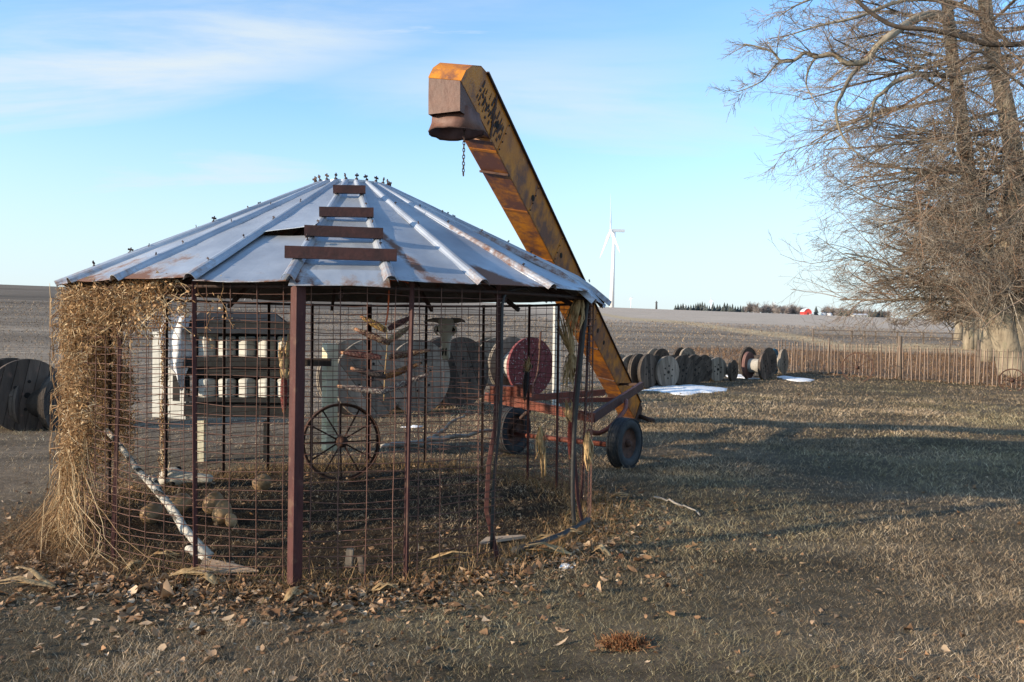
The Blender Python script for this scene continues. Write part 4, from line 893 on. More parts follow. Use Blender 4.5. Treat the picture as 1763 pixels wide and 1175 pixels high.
mb = MB(); mb.prism([pc + nn_ * .004 + Vector((sx * .045 * (nxc.x - nx0.x) / .45, sx * .045 * (nxc.y - nx0.y) / .45, zc + sz_ * .15)) for sx, sz_ in ((-1, -1), (1, -1), (1, 1), (-1, 1))], -nn_ * .012); mb.build('opening', M['black'], nb)
for (x, yb, w_) in ((325, 802, .10), (466, 790, .05)):
    gp = G(x, yb); top = ZB; mb = MB(); mb.box((gp.x, YF + .12, top / 2 - .03), (w_, w_, top)); mb.build('post', M['greenpost'] if x < 400 else M['charcoal'], nb)
k = 0
for row, (y0, y1) in enumerate(((579, 615), (651, 684))):
    for x0, x1 in ((340, 367), (374, 402), (409, 436), (443, 471), (476, 500)):
        if row == 1 and k % 5 == 4 and False: pass
        a = at(x0, y1, YF); b = at(x1, y0, YF); w2_ = (b.x - a.x) * .40; hgt = b.z - a.z; c = Vector(((a.x + b.x) / 2, YF + .06, a.z)); mb = MB(); rings = []
        for t, q in ((0, .96), (.04, 1), (.8, 1), (.9, .97), (.96, .78 if row else .97), (1, .4 if row else .9)):
            rings.append([c + Vector((w2_ * q * 1.12 * math.copysign(abs(math.cos(u)) ** .45, math.cos(u)) * math.cos(.62) - w2_ * q * 1.12 * math.copysign(abs(math.sin(u)) ** .45, math.sin(u)) * math.sin(.62), -(w2_ * q * math.copysign(abs(math.cos(u)) ** .45, math.cos(u)) * math.sin(.62) + w2_ * q * math.copysign(abs(math.sin(u)) ** .45, math.sin(u)) * math.cos(.62)), hgt * t * .97)) for u in [2 * math.pi * z_ / 20 for z_ in range(20)]])
        mb.loft(rings, smooth=False); o = mb.build('white_box', M['white'])
        tag(o, '%s white box from the left on the %s shelf of the dark nest rack' % (('first', 'second', 'third', 'fourth', 'fifth')[k % 5], 'lower' if row else 'upper'), 'box', 'white boxes on the nest rack'); k += 1
# pale hide draped on the box
mb = MB(); rows = []
for i in range(15):
    t = i / 14; yy = 545 + 125 * t; wl = 300 - 24 * math.sin(math.pi * min(1, .25 + t * .9)) ** 1.0; wr = 302 + 27 * (1 - .35 * t) - 4 * math.sin(t * 9)
    if t > .75: wl += (t - .75) * 60
    ring = []
    for j in range(12):
        u = j / 11; p = at(wl + (wr - wl) * u, yy + 3 * math.sin(j * 2.1 + i), 9.30); p.y -= .045 * math.sin(u * 9 + t * 4) + .05 * math.sin(math.pi * u) + .03 * noise.noise(Vector((u * 5, t * 6, 2))); ring.append(p)
    rows.append(ring)
vs = [p for r in rows for p in r]; k = 12; nn = len(vs); fs = [(i * k + j, i * k + j + 1, (i + 1) * k + j + 1, (i + 1) * k + j) for i in range(14) for j in range(11)]
mb.add(vs + [p + Vector((0, .02, 0)) for p in vs], [f[::-1] for f in fs] + [tuple(q + nn for q in f) for f in fs], True); tag(mb.build('pale_hide', M['pelt']), 'pale grey animal hide draped over the left end of the nest box', 'hide')
# green post with cross rail
gp = G(567, 777); hf = thing('rail_post', (gp.x, gp.y, 0), 'pale mossy square post with a dark cross rail running left to the nest box', 'post')
ht = at(567, 592, gp.y).z; mb = MB(); mb.box((gp.x, gp.y, ht / 2 - .05), (.15, .15, ht + .1), Matrix.Rotation(R_(38), 3, 'Z')); mb.build('post', M['greenpost'], hf)
a = at(566, 624, gp.y - .12); mb = MB(); mb.beam(a + Vector((0.03, 0, 0)), Vector((at(510, 624, gp.y - .12).x, gp.y - .14, a.z)), .06, .10); mb.build('rail', M['wooddark'], hf)
gp = G(957, 706); mb = MB(); mb.box((gp.x, gp.y, 1.02), (.13, .10, 2.1), Matrix.Rotation(R_(20), 3, 'Z')); tag(mb.build('white_post', M['white']), 'white square post standing behind the elevator carriage', 'post')

# ------------------------------------------------------------------ cable spools
def disc_poly(R, x0, x1, n=10):
    x0, x1 = max(-R, x0), min(R, x1); pts = []
    for i in range(n + 1): x = x0 + (x1 - x0) * i / n; pts.append((x, math.sqrt(max(0, R * R - x * x))))
    for i in range(n + 1): x = x1 + (x0 - x1) * i / n; pts.append((x, -math.sqrt(max(0, R * R - x * x))))
    out = []
    for p in pts:
        if not out or (abs(p[0] - out[-1][0]) + abs(p[1] - out[-1][1])) > 1e-4: out.append(p)
    if abs(out[0][0] - out[-1][0]) + abs(out[0][1] - out[-1][1]) < 1e-4: out.pop()
    return out
def cable_spool(cx, cy, r, ratio, W, mats, label, side=-1, drum=.5, npl=7, cat='cable spool', holes=True, D=None, Rr=None):
    if D is None: g = G(cx, cy + r); D = g.y
    R = r * D / FPX if Rr is None else Rr
    c = at(cx, cy, D); view = Vector((c.x, c.y, 0)).normalized(); lat = Vector((view.y, -view.x, 0))      # lat = to the right
    th = math.acos(max(-1, min(1, ratio))); ax = view * math.cos(th) + lat * (side * math.sin(th)); ax.normalize()
    o = thing('cable_spool', (c.x, c.y, 0), label, cat, 'old wooden cable spools along the field edge'); o.rotation_euler = (0, 0, math.atan2(ax.y, ax.x) - math.pi / 2)   # local +Y = axis
    z0 = gz(c.x, c.y); o.location.z = z0 - .02
    T = .05
    for fi, (yo, mk) in enumerate(((0, mats[0]), (W, mats[1]))):
        rot = random.random() * 3.14; ca, sa = math.cos(rot), math.sin(rot); wd = 2 * R / npl
        for k in range(npl):
            poly = disc_poly(R, -R + k * wd + .004, -R + (k + 1) * wd - .004, 6); off = jit(.004)
            mb = MB(); mb.prism([Vector((x * ca - y_ * sa, yo + off, R + x * sa + y_ * ca)) for x, y_ in poly], (0, T, 0)); mb.build('plank', M[mk], o, world=False)
        mb = MB(); y1 = yo + (T + .003 if fi == 0 else -.043)
        poly = [(R * .985 * math.cos(2 * math.pi * j / 40), R * .985 * math.sin(2 * math.pi * j / 40)) for j in range(40)]
        mb.prism([Vector((x, y1, R + y_)) for x, y_ in poly], (0, .04, 0)); mb.build('inner_face', M[mk], o, world=False)
    MX = Matrix.Translation((0, 0, R)) @ Matrix.Rotation(R_(-90), 4, 'X')
    mb = MB(); mb.lathe([(R * drum, T + .04), (R * drum, W - .042)], 24, MX, smooth=False); mb.build('drum', M[mats[2]], o, world=False)
    if holes:
        mb = MB(); mb.lathe([(.001, -.010), (.045, -.010), (.045, .02), (.001, .02)], 12, MX, smooth=False)
        for k in range(6):
            a = 2 * math.pi * k / 6 + .4; mb.lathe([(.001, -.009), (.026, -.009), (.026, .01), (.001, .01)], 8, Matrix.Translation((R * .38 * math.cos(a), 0, R * .38 * math.sin(a))) @ MX, smooth=False)
        mb.build('bolt_hole', M['black'], o, world=False)
    return o
G_, D_, S_ = 'woodgrey', 'wooddark', 'woodstain'
cable_spool(47, 678, 63, .93, .62, (S_, D_, D_), 'large dark stained cable spool at the left edge')
cable_spool(99, 690, 48, .42, .45, (D_, D_, D_), 'dark cable spool turned edge on beside the vine', drum=.55)
cable_spool(640, 650, 69, .88, .7, (G_, G_, G_), 'big grey cable spool behind the hanging corn ears')
cable_spool(722, 645, 64, .85, .7, (G_, G_, G_), 'big grey cable spool left of the dark one behind the cow skull')
cable_spool(795, 641, 61, .78, .6, (D_, D_, D_), 'dark cable spool directly below the cow skull')
cable_spool(857, 622, 42, .9, .6, (G_, G_, 'drum'), 'grey cable spool half hidden right of the dark spool')
cable_spool(915, 632, 51, .76, .75, ('woodred', G_, 'drum'), 'faded red painted cable spool behind the elevator carriage')
cable_spool(1089, 640, 27, .70, .5, (G_, G_, G_), 'pale grey cable spool just right of the elevator trough', Rr=.47)
cable_spool(1118, 638, 30.5, .5, .35, (D_, D_, D_), 'dark narrow cable spool second from the elevator')
cable_spool(1151, 639, 28, .66, .5, (G_, D_, D_), 'brownish cable spool third from the elevator')
cable_spool(1176, 637, 26, .68, .4, (D_, D_, D_), 'weathered dark cable spool fourth from the elevator')
cable_spool(1197, 636, 25.5, .70, .4, (D_, D_, D_), 'dark cable spool in the middle of the right row')
cable_spool(1213, 634, 24, .6, .4, (D_, D_, D_), 'dark cable spool left of the one with an open pale drum')
cable_spool(1140, 624, 19, .7, .4, (D_, G_, G_), 'grey cable spool standing in the second row behind the dark narrow one', Rr=.42)
cable_spool(1185, 622, 19, .7, .4, (G_, D_, D_), 'cable spool in the second row behind the middle of the right row', Rr=.42)
cable_spool(1236, 636, 21, .72, .35, (G_, G_, G_), 'cable spool beside the small slim drum one, in the right row')
cable_spool(1264, 638, 18.5, .38, .55, (D_, G_, G_), 'small cable spool showing a slim grey drum', drum=.38)
cable_spool(1318, 631, 24, .36, .58, (S_, 'woodrust', 'drum'), 'cable spool with a thick pale drum and reddish rim')
cable_spool(1324, 626, 27, .5, .8, (D_, D_, D_), 'tall dark cable spool standing behind the pale drum one')
cable_spool(1350, 626, 22.5, .30, .36, (G_, 'blue', 'drum'), 'cable spool with one blue side at the end of the row')

# ------------------------------------------------------------------ elevator
EA, EB = Vector((-.199, 7.0, 3.230)), Vector((1.702, 12.5, .6345))
ed = (EA - EB).normalized(); es = ed.cross(Vector((0, 0, 1))).normalized()
if es.x > 0: es = -es
en = es.cross(ed).normalized()
if en.z < 0: en = -en
c12, s12 = math.cos(R_(12)), math.sin(R_(12)); es2 = es * c12 + en * s12; en2 = es2.cross(ed).normalized()
if en2.z < 0: en2 = -en2
EW, EH = .28, .32
def proj(p):
    p = p - Vector((0, 0, EYE)); zc = p.dot(_f); return PX + FPX * p.dot(_cx) / zc, PY - FPX * p.dot(_cy) / zc
def station(py):                      # distance from EB along the lower right edge
    lo, hi = -3.0, 9.0
    for _ in range(50):
        md = (lo + hi) / 2
        if proj(EB + ed * md)[1] > py: lo = md
        else: hi = md
    return lo
TH, T2, TF = station(139), station(231), station(722)
def E(t, a=0.0, n=0.0): return EB + ed * t + es2 * a + en2 * n
el = thing('grain_elevator', (EB.x, EB.y, 0), 'tall yellow and rust inclined grain elevator reaching over the crib roof', 'elevator')
def plate(poly, ext, name, mat, rust=None):
    mb = MB(); mb.prism(poly, ext); return mb.build(name, mat, el)
def strip_plate(a0, n0, a1, n1, ext, name, mat, rf, cut=0.0):
    mb = MB(); ns = 40; nw = 3; vs = []; vals = []
    for i in range(ns + 1):
        t = TF + (TH - cut - TF) * i / ns
        for j in range(nw + 1):
            u = j / nw; vs.append(E(t, a0 + (a1 - a0) * u, n0 + (n1 - n0) * u)); vals.append(rf((t - TF) / (TH - TF), u))
    nn = len(vs); W_ = nw + 1; fs = [(i * W_ + j, i * W_ + j + 1, (i + 1) * W_ + j + 1, (i + 1) * W_ + j) for i in range(ns) for j in range(nw)]
    fs += [tuple(q + nn for q in f[::-1]) for f in fs]
    ed_ = [(i * W_, (i + 1) * W_) for i in range(ns)] + [(i * W_ + nw, (i + 1) * W_ + nw) for i in range(ns)] + [(j, j + 1) for j in range(nw)] + [(ns * W_ + j, ns * W_ + j + 1) for j in range(nw)]
    fs += [(a, b, b + nn, a + nn) for a, b in ed_]
    mb.add(vs + [p + ext for p in vs], fs); mb.attr['rust'] = vals + vals; o = mb.build(name, mat, el); return o
strip_plate(0, 0, EW, 0, en2 * .004, 'underside', M['yellow'], lambda t, u: .05 + .10 * max(0, 1 - abs(t - .86) / .12) + .05 * (t < .3) - .09 * max(0, 1 - abs(t - .62) / .12))
strip_plate(-.004, .004, -.004, EH, -es2 * .004, 'side_panel', M['yellow'], lambda t, u: .10 * max(0, 1 - abs(t - .50) / .42) + (.05 if u < .6 else -.02) - (.10 if t > .86 else 0), .30)
strip_plate(EW + .004, .004, EW + .004, EH, es2 * .004, 'side_panel', M['yellow'], lambda t, u: .02, .30)
for a_ in (-.03, EW + .008): plate([E(TF, a_, EH), E(TH - .28, a_, EH), E(TH - .28, a_ + .022, EH), E(TF, a_ + .022, EH)], en2 * .014, 'top_flange', M['darksteel'])
plate([E(TF, .002, EH - .012), E(TH - .28, .002, EH - .012), E(TH - .28, EW - .002, EH - .012), E(TF, EW - .002, EH - .012)], en2 * .004, 'top_cover', M['rustiron'])
# head end
side = [(0, 0), (-.005, .10), (-.06, .20), (-.17, .29), (-.30, .325), (-.30, 0)]
for a_ in (-.009, EW + .009): plate([E(TH + t, a_, n_) for t, n_ in side], es2 * (.004 if a_ < 0 else -.004), 'head_cheek', M['yellow'])
for (t0, n0), (t1, n1) in zip(side[:4], side[1:5]):
    plate([E(TH + t0, -.012, n0), E(TH + t0, EW + .012, n0), E(TH + t1, EW + .012, n1), E(TH + t1, -.012, n1)], ed * .004 + en2 * .003, 'head_cap', M['yellow'])
# black worn lettering left on the cheek: illegible scuffed marks of old paint
for i in range(46):
    t = TH - .30 - .60 * i / 46; n0 = .07 + .03 * math.sin(i) + .05 * (i % 3); mb = MB(); L_ = random.uniform(.02, .09); w_ = random.uniform(.012, .035)
    p = E(t, -.0105, n0); mb.prism([p, p + ed * w_ + en2 * jit(.01), p + ed * w_ * .8 + en2 * L_, p + en2 * L_ * .8 - ed * jit(.008)], -es2 * .0012); mb.build('paint_scuff', M['darksteel'], el)
for py in (243, 366, 462, 588, 608, 690):
    t = station(py) + .03; mb = MB(); c = E(t, -.0135, .15); rr = .03
    mb.prism([c + ed * rr * 1.5 * math.cos(a) + en2 * rr * math.sin(a) for a in [2 * math.pi * j / 6 for j in range(6)]], es2 * .004); mb.build('side_hole', M['black'], el)
for py in (240, 300, 690, 655, 600):
    t = station(py); mb = MB(); mb.beam(E(t, -.01, -.012), E(t, EW + .01, -.012), .03, .02); mb.build('underside_rib', M['rustiron'] if py != 240 else M['yellow'], el)
plate([E(T2 - .06, -.012, .005), E(T2 - .02, -.012, .005), E(T2 + .14, -.012, EH), E(T2 + .10, -.012, EH)], -es2 * .003, 'seam_strap', M['rustiron'])
for kq, dq in enumerate((.95, 1.95, 2.95, 3.95, 4.9)):
    t = TH - dq; mb = MB()
    mb.prism([E(t, -.0085, .006), E(t + .035, -.0085, .006), E(t + .035, -.0085, EH - .004), E(t, -.0085, EH - .004)], -es2 * .003); mb.build('seam_strip', M['yellow'], el)
    mb = MB(); mb.prism([E(t, 0, -.001), E(t + .035, 0, -.001), E(t + .035, EW, -.001), E(t, EW, -.001)], -en2 * .003); mb.build('seam_strip', M['yellow'], el)
    for n_ in (.03, .11, .20, .29):
        mb = MB(); mb.tube([E(t + .018, -.011, n_), E(t + .018, -.020, n_)], .008, 6, smooth=False); mb.build('bolt', M['darksteel'], el)
# discharge hood
P0R, P0L, P2R, P2L = E(TH, -.002, -.004), E(TH, EW + .002, -.004), E(T2, -.002, -.004), E(T2, EW + .002, -.004)
def ringp(pr, pl, qr, ql, n=6):
    out = []
    for a, b in ((pl, pr), (pr, qr), (qr, ql), (ql, pl)): out += [a.lerp(b, i / n) for i in range(n)]
    return out
zl = P0R.z - .235
r0 = ringp(P0R, P0L, P2R, P2L)
low = [Vector((p.x, p.y, min(zl, p.z - .03))) for p in (P0R, P0L, P2R.lerp(P0R, .2), P2L.lerp(P0L, .2))]; r1 = ringp(*low)
cen = sum(low, Vector()) / 4
mb = MB(); mb.loft([r0, [a.lerp(b, .5) + Vector((jit(.003), jit(.003), 0)) for a, b in zip(r0, r1)], r1], cap=False, smooth=False); hood = mb.build('discharge_hood', M['hood'], el)
sol = hood.modifiers.new('thickness', 'SOLIDIFY'); sol.thickness = .004
top = []; bot = []
for k in range(36):
    a = 2 * math.pi * k / 36; q = Vector((math.cos(a), math.sin(a), 0)); nr = .152 / max(abs(q.dot(es)), abs(q.dot(Vector((-es.y, es.x, 0)))))
    top.append(Vector((cen.x, cen.y, zl + .075)) + q * min(nr, .205)); bot.append(Vector((cen.x, cen.y, zl - .10 + .014 * math.sin(2 * a + 1) + .010 * noise.noise(q * 4))) + q * (.225 + .014 * math.sin(3 * a) + .02 * noise.noise(q * 3 + Vector((4, 1, 0)))))
mb = MB(); mb.loft([top, [a.lerp(b, .5) for a, b in zip(top, bot)], bot], cap=False, smooth=True); bo = mb.build('spout', M['hood'], hood); sol = bo.modifiers.new('thickness', 'SOLIDIFY'); sol.thickness = .005
mb = MB(); rr_ = [Vector((p.x, p.y, p.z + .02)) for p in bot]; mb.tube([cen + (p - cen) * 1.01 for p in bot] + [cen + (bot[0] - cen) * 1.01], .006, 5, cap=False); mb.build('spout_rim', M['rustiron'], hood)
lk = MB(); lk.tube([(.009 * math.cos(a), 0, .019 * math.sin(a)) for a in [2 * math.pi * j / 10 for j in range(11)]], .0038, 5, cap=False); lkm = lk.mesh('chain_link')
ct = at(800, 188, cen.y - .12)
for k in range(20):
    o = link('chain_link', lkm, M['darksteel'], hood); o.location = ct - Vector((.0003 * k, 0, .0275 * k)) - el.location; o.rotation_euler = (jit(.1), jit(.12), (k % 2) * 1.57 + .4 + jit(.2))
# boot at the foot
b0 = E(TF, 0, 0)
plate([E(TF + .02, -.02, -.02), E(TF - .30, -.02, -.02), E(TF - .36, -.02, .10), E(TF - .25, -.02, EH * .9), E(TF + .02, -.02, EH)], es2 * (EW + .04), 'foot_boot', M['rustiron'])
mb = MB(); mb.tube([E(TF - .18, -.02, .12), E(TF - .18, -.30, .10)], .04, 8); mb.build('foot_shaft', M['darksteel'], el)
# carriage
WR, WL = G(1075, 806), G(881, 781)
axd = (WR - WL).normalized()
def wheel(p, R, W_, name='wheel'):
    rot = Matrix.Translation((p.x, p.y, R)) @ axd.to_track_quat('Z', 'Y').to_matrix().to_4x4()
    mb = MB(); h = W_ / 2
    mb.lathe([(R * .60, -h * .72), (R * .70, -h * .95), (R * .86, -h), (R * .955, -h * .86), (R, -h * .55), (R, h * .55), (R * .955, h * .86), (R * .86, h), (R * .70, h * .95), (R * .60, h * .72)], 48, rot, closed=True)
    wh = mb.build(name, M['tyre'], el)
    for rr in range(5):
        g = MB(); q = (-.42 + .21 * rr) * W_; g.lathe([(R + .003, q - .010), (R + .003, q + .010), (R - .01, q + .010), (R - .01, q - .010)], 48, rot, closed=True, smooth=False); g.build('tread_rib', M['tyre'], wh)
    mb = MB(); mb.lathe([(R * .62, -h * .7), (R * .58, -h * .5), (R * .50, -h * .3), (R * .2, -h * .35), (.001, -h * .4), (.001, h * .4), (R * .2, h * .35), (R * .50, h * .3), (R * .58, h * .5), (R * .62, h * .7)], 32, rot); mb.build('rim', M['rustiron'], wh)
    mb = MB(); mb.lathe([(.001, -h * 1.0), (.03, -h * 1.0), (.045, -h * .5), (.045, h * .5), (.03, h), (.001, h)], 12, rot); mb.build('hub', M['rustiron'], wh)
wheel(WR, .290, .165); wheel(WL, .305, .165)
mb = MB(); mb.tube([WL + Vector((0, 0, .25)), WR + Vector((0, 0, .25))], .032, 10); mb.build('axle', M['redframe'], el)
RA, RB, RC = at(836, 683, 9.9), at(1023, 720, 9.25), at(1105, 664, 12.0)
mb = MB(); mb.beam(RA, RB, .05, .11); mb.build('frame_rail', M['redframe'], el)
mb = MB(); mb.beam(RB - axd * .02, RC, .05, .11); mb.build('frame_rail', M['oxide'], el)
mb = MB(); mb.beam(at(848, 690, 10.2), at(1040, 676, 12.2), .05, .09); mb.build('frame_rail', M['redframe'], el)
mb = MB(); mb.beam(at(960, 690, 10.6), at(1074, 688, 11.3), .04, .06); mb.build('cross_brace', M['redframe'], el)
mb = MB(); mb.beam(at(1098, 662, 12.0), at(1052, 662, 12.5), .03, .04); mb.build('cross_brace', M['darksteel'], el)
mb = MB(); mb.tube(pxpath([(1012, 742, 9.35), (1032, 746, 9.4), (1056, 730, 9.6), (1076, 706, 10.2), (1078, 690, 10.6)]), .028, 8); mb.build('axle_arm', M['redframe'], el)
mb = MB(); mb.tube(pxpath([(880, 752, 10.2), (884, 735, 10.15), (905, 712, 10.1), (920, 700, 10.0)]), .025, 8); mb.build('axle_arm', M['darksteel'], el)
mb = MB(); mb.box((WR - axd * .16 + Vector((0, 0, .33))), (.05, .06, .22)); mb.build('spindle_bracket', M['darksteel'], el)
bx = at(880, 677, 9.8); mb = MB(); mb.box(bx, (.50, .16, .17), Matrix.Rotation(R_(-12), 3, 'Z')); mb.build('red_box', M['redframe'], el)
bx = at(902, 672, 9.62); mb = MB(); mb.box(bx, (.22, .14, .15), Matrix.Rotation(R_(-12), 3, 'Z')); mb.tube([bx + Vector((0, -.02, .07)), bx + Vector((.04, 0, .25))], .03, 8); mb.build('gear_case', M['redframe'], el)
mb = MB(); mb.tube([at(840, 684, 9.9), at(640, 687, 10.6)], .010, 6); mb.build('tow_cable', M['darksteel'], el)
mb = MB(); mb.tube(pxpath([(928, 600, 10.5), (931, 572, 10.5), (926, 640, 10.4), (915, 668, 10.0)]), .012, 6); mb.build('lever', M['rustiron'], el)

# ------------------------------------------------------------------ picket fence
PL, PR = G(1341, 643), G(1770, 669); fd = (PR - PL).normalized(); FL = (PR - PL).length + 2.2
fn = thing('picket_fence', PL, 'old unpainted picket fence of thin tan slats along the field edge', 'fence')
nx = Vector((fd.y, -fd.x, 0))
if nx.y > 0: nx = -nx
d = 0.0
while d < FL:
    if random.random() > (.16 if 2.6 < d < 3.2 else .05):
        b_ = PL + fd * d; z = gz(b_.x, b_.y); h = 1.12 + jit(.05); ln = jit(.05) + .02; mb = MB()
        mb.beam(b_ + Vector((0, 0, z + random.choice((0, 0, 0, .1)))), b_ + fd * ln + nx * jit(.03) + Vector((0, 0, z + h)), .012, .042, up=fd.cross(Vector((0, 0, 1)))); mb.build('picket', M['picket'], fn)
    d += .135 + jit(.02)
for px_, hh, rr in ((1378, 1.35, .035), (1425, 1.4, .05), (1460, 1.25, .025), (1547, 1.5, .075), (1632, 1.3, .03), (1681, 1.42, .055)):
    lo, hi = 0.0, FL
    for _ in range(40):
        md = (lo + hi) / 2
        if proj(PL + fd * md)[0] < px_: lo = md
        else: hi = md
    b_ = PL + fd * lo - nx * .07; mb = MB(); mb.tube([b_ + Vector((0, 0, -.1)), b_ + Vector((jit(.03), 0, hh))], [rr, rr * .92], 8); mb.build('fence_post', M['postwood'], fn)
for z in (.2, .55, .9, 1.08):
    mb = MB(); mb.tube([PL + fd * (FL * i / 24) - nx * .02 + Vector((0, 0, z + .01 * math.sin(i))) for i in range(25)], .004, 4); mb.build('fence_wire', M['darksteel'], fn)
# low rail fence further out
rf = thing('rail_fence', at(1467, 592, 62), 'low grey rail fence in the field beyond the pickets', 'fence')
def grd(px, Y): p = at(px, 560, Y); return Vector((p.x, Y, gz(p.x, Y)))
pr = None
for px_ in (1400, 1467, 1489, 1508, 1545, 1590, 1640, 1700):
    p = grd(px_, 60); mb = MB(); mb.box(p + Vector((0, 0, .45)), (.08, .08, .9)); mb.build('rail_post', M['postwood'], rf)
    if pr is not None:
        for h in (.5, .85): mb = MB(); mb.beam(pr + Vector((0, -.08, h)), p + Vector((0, -.08, h)), .02, .055); mb.build('rail', M['postwood'], rf)
    pr = p

# ------------------------------------------------------------------ far things on the skyline
def sky_base(px, D, dy=0.0): return at(px, horizon(px) + dy, D)
def turbine(px, D, hubpy, label, mat, blades, rb, group=None):
    b_ = sky_base(px, D, 2); s = D / FPX; H = at(px, hubpy, D).z - b_.z
    o = thing('wind_turbine', b_, label, 'wind turbine', group); k_ = H / (134 * s); rb = rb / k_; s = s * k_
    lean = Vector((.022 * H, 0, 0)); mb = MB(); mb.tube([b_ + Vector((0, 0, -.5)), b_ + lean * .5 + Vector((0, 0, H * .5)), b_ + lean + Vector((0, 0, H))], [4.2 * s, 3.3 * s, 2.2 * s], 20); mb.build('tower', mat, o)
    t = b_ + lean + Vector((0, 0, H)); nd = Vector((.96, .28, 0)).normalized()
    mb = MB(); mb.beam(t - nd * 5 * s + Vector((0, 0, 2 * s)), t + nd * 19 * s + Vector((0, 0, 2 * s)), 4.0 * s, 4.6 * s); mb.build('nacelle', mat, o)
    hb = t - nd * 7 * s + Vector((0, 0, 2 * s)); mb = MB(); mb.tube([hb + nd * 2 * s, hb, hb - nd * 2.5 * s], [2.4 * s, 2.2 * s, .5 * s], 12); mb.build('hub', mat, o)
    pl = Vector((-nd.y, nd.x, 0))
    for a in blades:
        d = Vector((0, 0, 1)) * math.cos(a) + pl * math.sin(a); ch = d.cross(nd).normalized(); mb = MB(); rings = []
        for u, c_, th in ((0, 1.6, 1.4), (.08, 1.8, 1.2), (.22, 3.4, .9), (.5, 2.4, .55), (.8, 1.4, .3), (1, .35, .1)):
            p = hb + d * rb * s * u - nd * (rb * s * .04 * u * u); tw = R_(55 - 30 * u); q1 = (ch * math.cos(tw) + nd * math.sin(tw)) * c_ * s * .5 * 1.6; q2 = (nd * math.cos(tw) - ch * math.sin(tw)) * th * s * .5 * 1.6
            rings.append([p + q1 * math.cos(k * math.pi / 4) + q2 * math.sin(k * math.pi / 4) for k in range(8)])
        mb.loft(rings); mb.build('blade', mat, o)
turbine(1053, 820, 399, 'big white wind turbine standing in the field right of the crib', M['turbine'], (R_(-3), R_(137), R_(-133)), 62)
for px_, hp, lb in ((1086, 513, 'tiny far wind turbine just right of the big one'), (1224, 517, 'tiny far wind turbine above the conifer row'), (1332, 522, 'tiny far wind turbine above the bare grove'), (1178, 526, 'tiny far wind turbine left of the conifer row')):
    turbine(px_, 1250, hp, lb, M['farturbine'], (R_(10), R_(130), R_(-110)), 9, 'far wind turbines on the skyline')
def conifer(px, D, hpx, label, group):
    b_ = sky_base(px, D, 1.5); s = D / FPX; o = thing('conifer_tree', b_, label, 'conifer', group); h = hpx * s; mb = MB(); mb.tube([b_ - Vector((0, 0, 2)), b_ + Vector((0, 0, h * .9))], [.25, .05], 5); mb.build('trunk', M['poledark'], o); mb = MB(); r = h * random.uniform(.34, .46)
    for k in range(7):
        z = h * (.02 + .13 * k); rr = r * (1 - k / 7.6) * random.uniform(.85, 1.15); n = 9; ring = [b_ + Vector((rr * random.uniform(.7, 1.15) * math.cos(2 * math.pi * j / n + k), rr * random.uniform(.7, 1.15) * math.sin(2 * math.pi * j / n + k), z + jit(.15))) for j in range(n)]
        mb.add(ring + [b_ + Vector((jit(.2), jit(.2), z + h * .26))], [(j, (j + 1) % n, n) for j in range(n)])
    mb.build('crown', M['conifer'], o)
x = 1163.0; i = 0
while x < 1282:
    conifer(x, 900 + jit(12), random.uniform(10, 14) + (3 if 1200 < x < 1215 or 1245 < x < 1262 else 0), 'dark conifer in the windbreak row left of the bare grove', 'conifers of the far windbreak'); x += random.uniform(3.6, 5.0)
for x in (1405, 1447, 1456, 1466, 1476, 1486, 1497, 1507, 1518):
    conifer(x, 905 + jit(9), random.uniform(12, 17), 'dark conifer among the far farmstead trees near the barn', 'conifers around the far farmstead')
def far_tree(px, D, hpx, label, group):
    b_ = sky_base(px, D, 1.5); s = D / FPX; h = hpx * s; o = thing('bare_tree', b_, label, 'tree', group); mt_ = MB(); mt_.tube([b_ - Vector((0, 0, 2)), b_ + Vector((0, 0, h * .5))], [.5, .3], 5); mt_.build('trunk', M['farbare'], o)
    N_ = 170; P = np.zeros((N_, 4, 3)); th = rng.uniform(0, 2 * np.pi, N_); el_ = rng.uniform(.2, 1.3, N_); z0 = rng.uniform(-.02, .5, N_) * h; p = np.column_stack([np.full(N_, b_.x), np.full(N_, b_.y), b_.z + z0]); dv = np.stack([np.cos(th) * np.cos(el_), np.sin(th) * np.cos(el_), np.sin(el_)], 1); ln = rng.uniform(.25, .55, N_) * h / 3
    p = p + dv * h * rng.uniform(0, .18, N_)[:, None]
    for k in range(4): P[:, k] = p; p = p + dv * ln[:, None] * .8; dv = dv + rng.normal(0, .35, (N_, 3)); dv /= np.linalg.norm(dv, axis=1)[:, None]
    V, Qv = tubes_np(P, np.repeat(np.array([[.22, .17, .12, .08]]), N_, 0)); V = V - np.array(b_)[None]
    npmesh('crown', V, quads=Qv, mat=M['farbare'], parent=o)
x = 1284.0
while x < 1385: far_tree(x, 890 + jit(15), random.uniform(14, 25), 'bare deciduous tree in the grove left of the red barn', 'bare trees of the far grove'); x += random.uniform(4.5, 7)
x = 1418.0
while x < 1535: far_tree(x, 925 + jit(12), random.uniform(15, 25), 'bare deciduous tree behind the far farmhouse and bins', 'bare trees behind the far farmstead'); x += random.uniform(5, 8)
b_ = sky_base(1391, 860, 1); s = 860 / FPX; barn = thing('red_barn', b_, 'small red barn with a white roof edge on the skyline', 'barn')
w2, hb_ = 6.5 * s, 6 * s; gam = [(-w2, 0), (w2, 0), (w2, hb_), (w2 * .62, hb_ * 1.55), (0, hb_ * 1.9), (-w2 * .62, hb_ * 1.55), (-w2, hb_)]
mb = MB(); mb.prism([b_ + Vector((x_, 0, z)) for x_, z in gam], (0, 12, 0)); mb.build('wall', M['barnred'], barn)
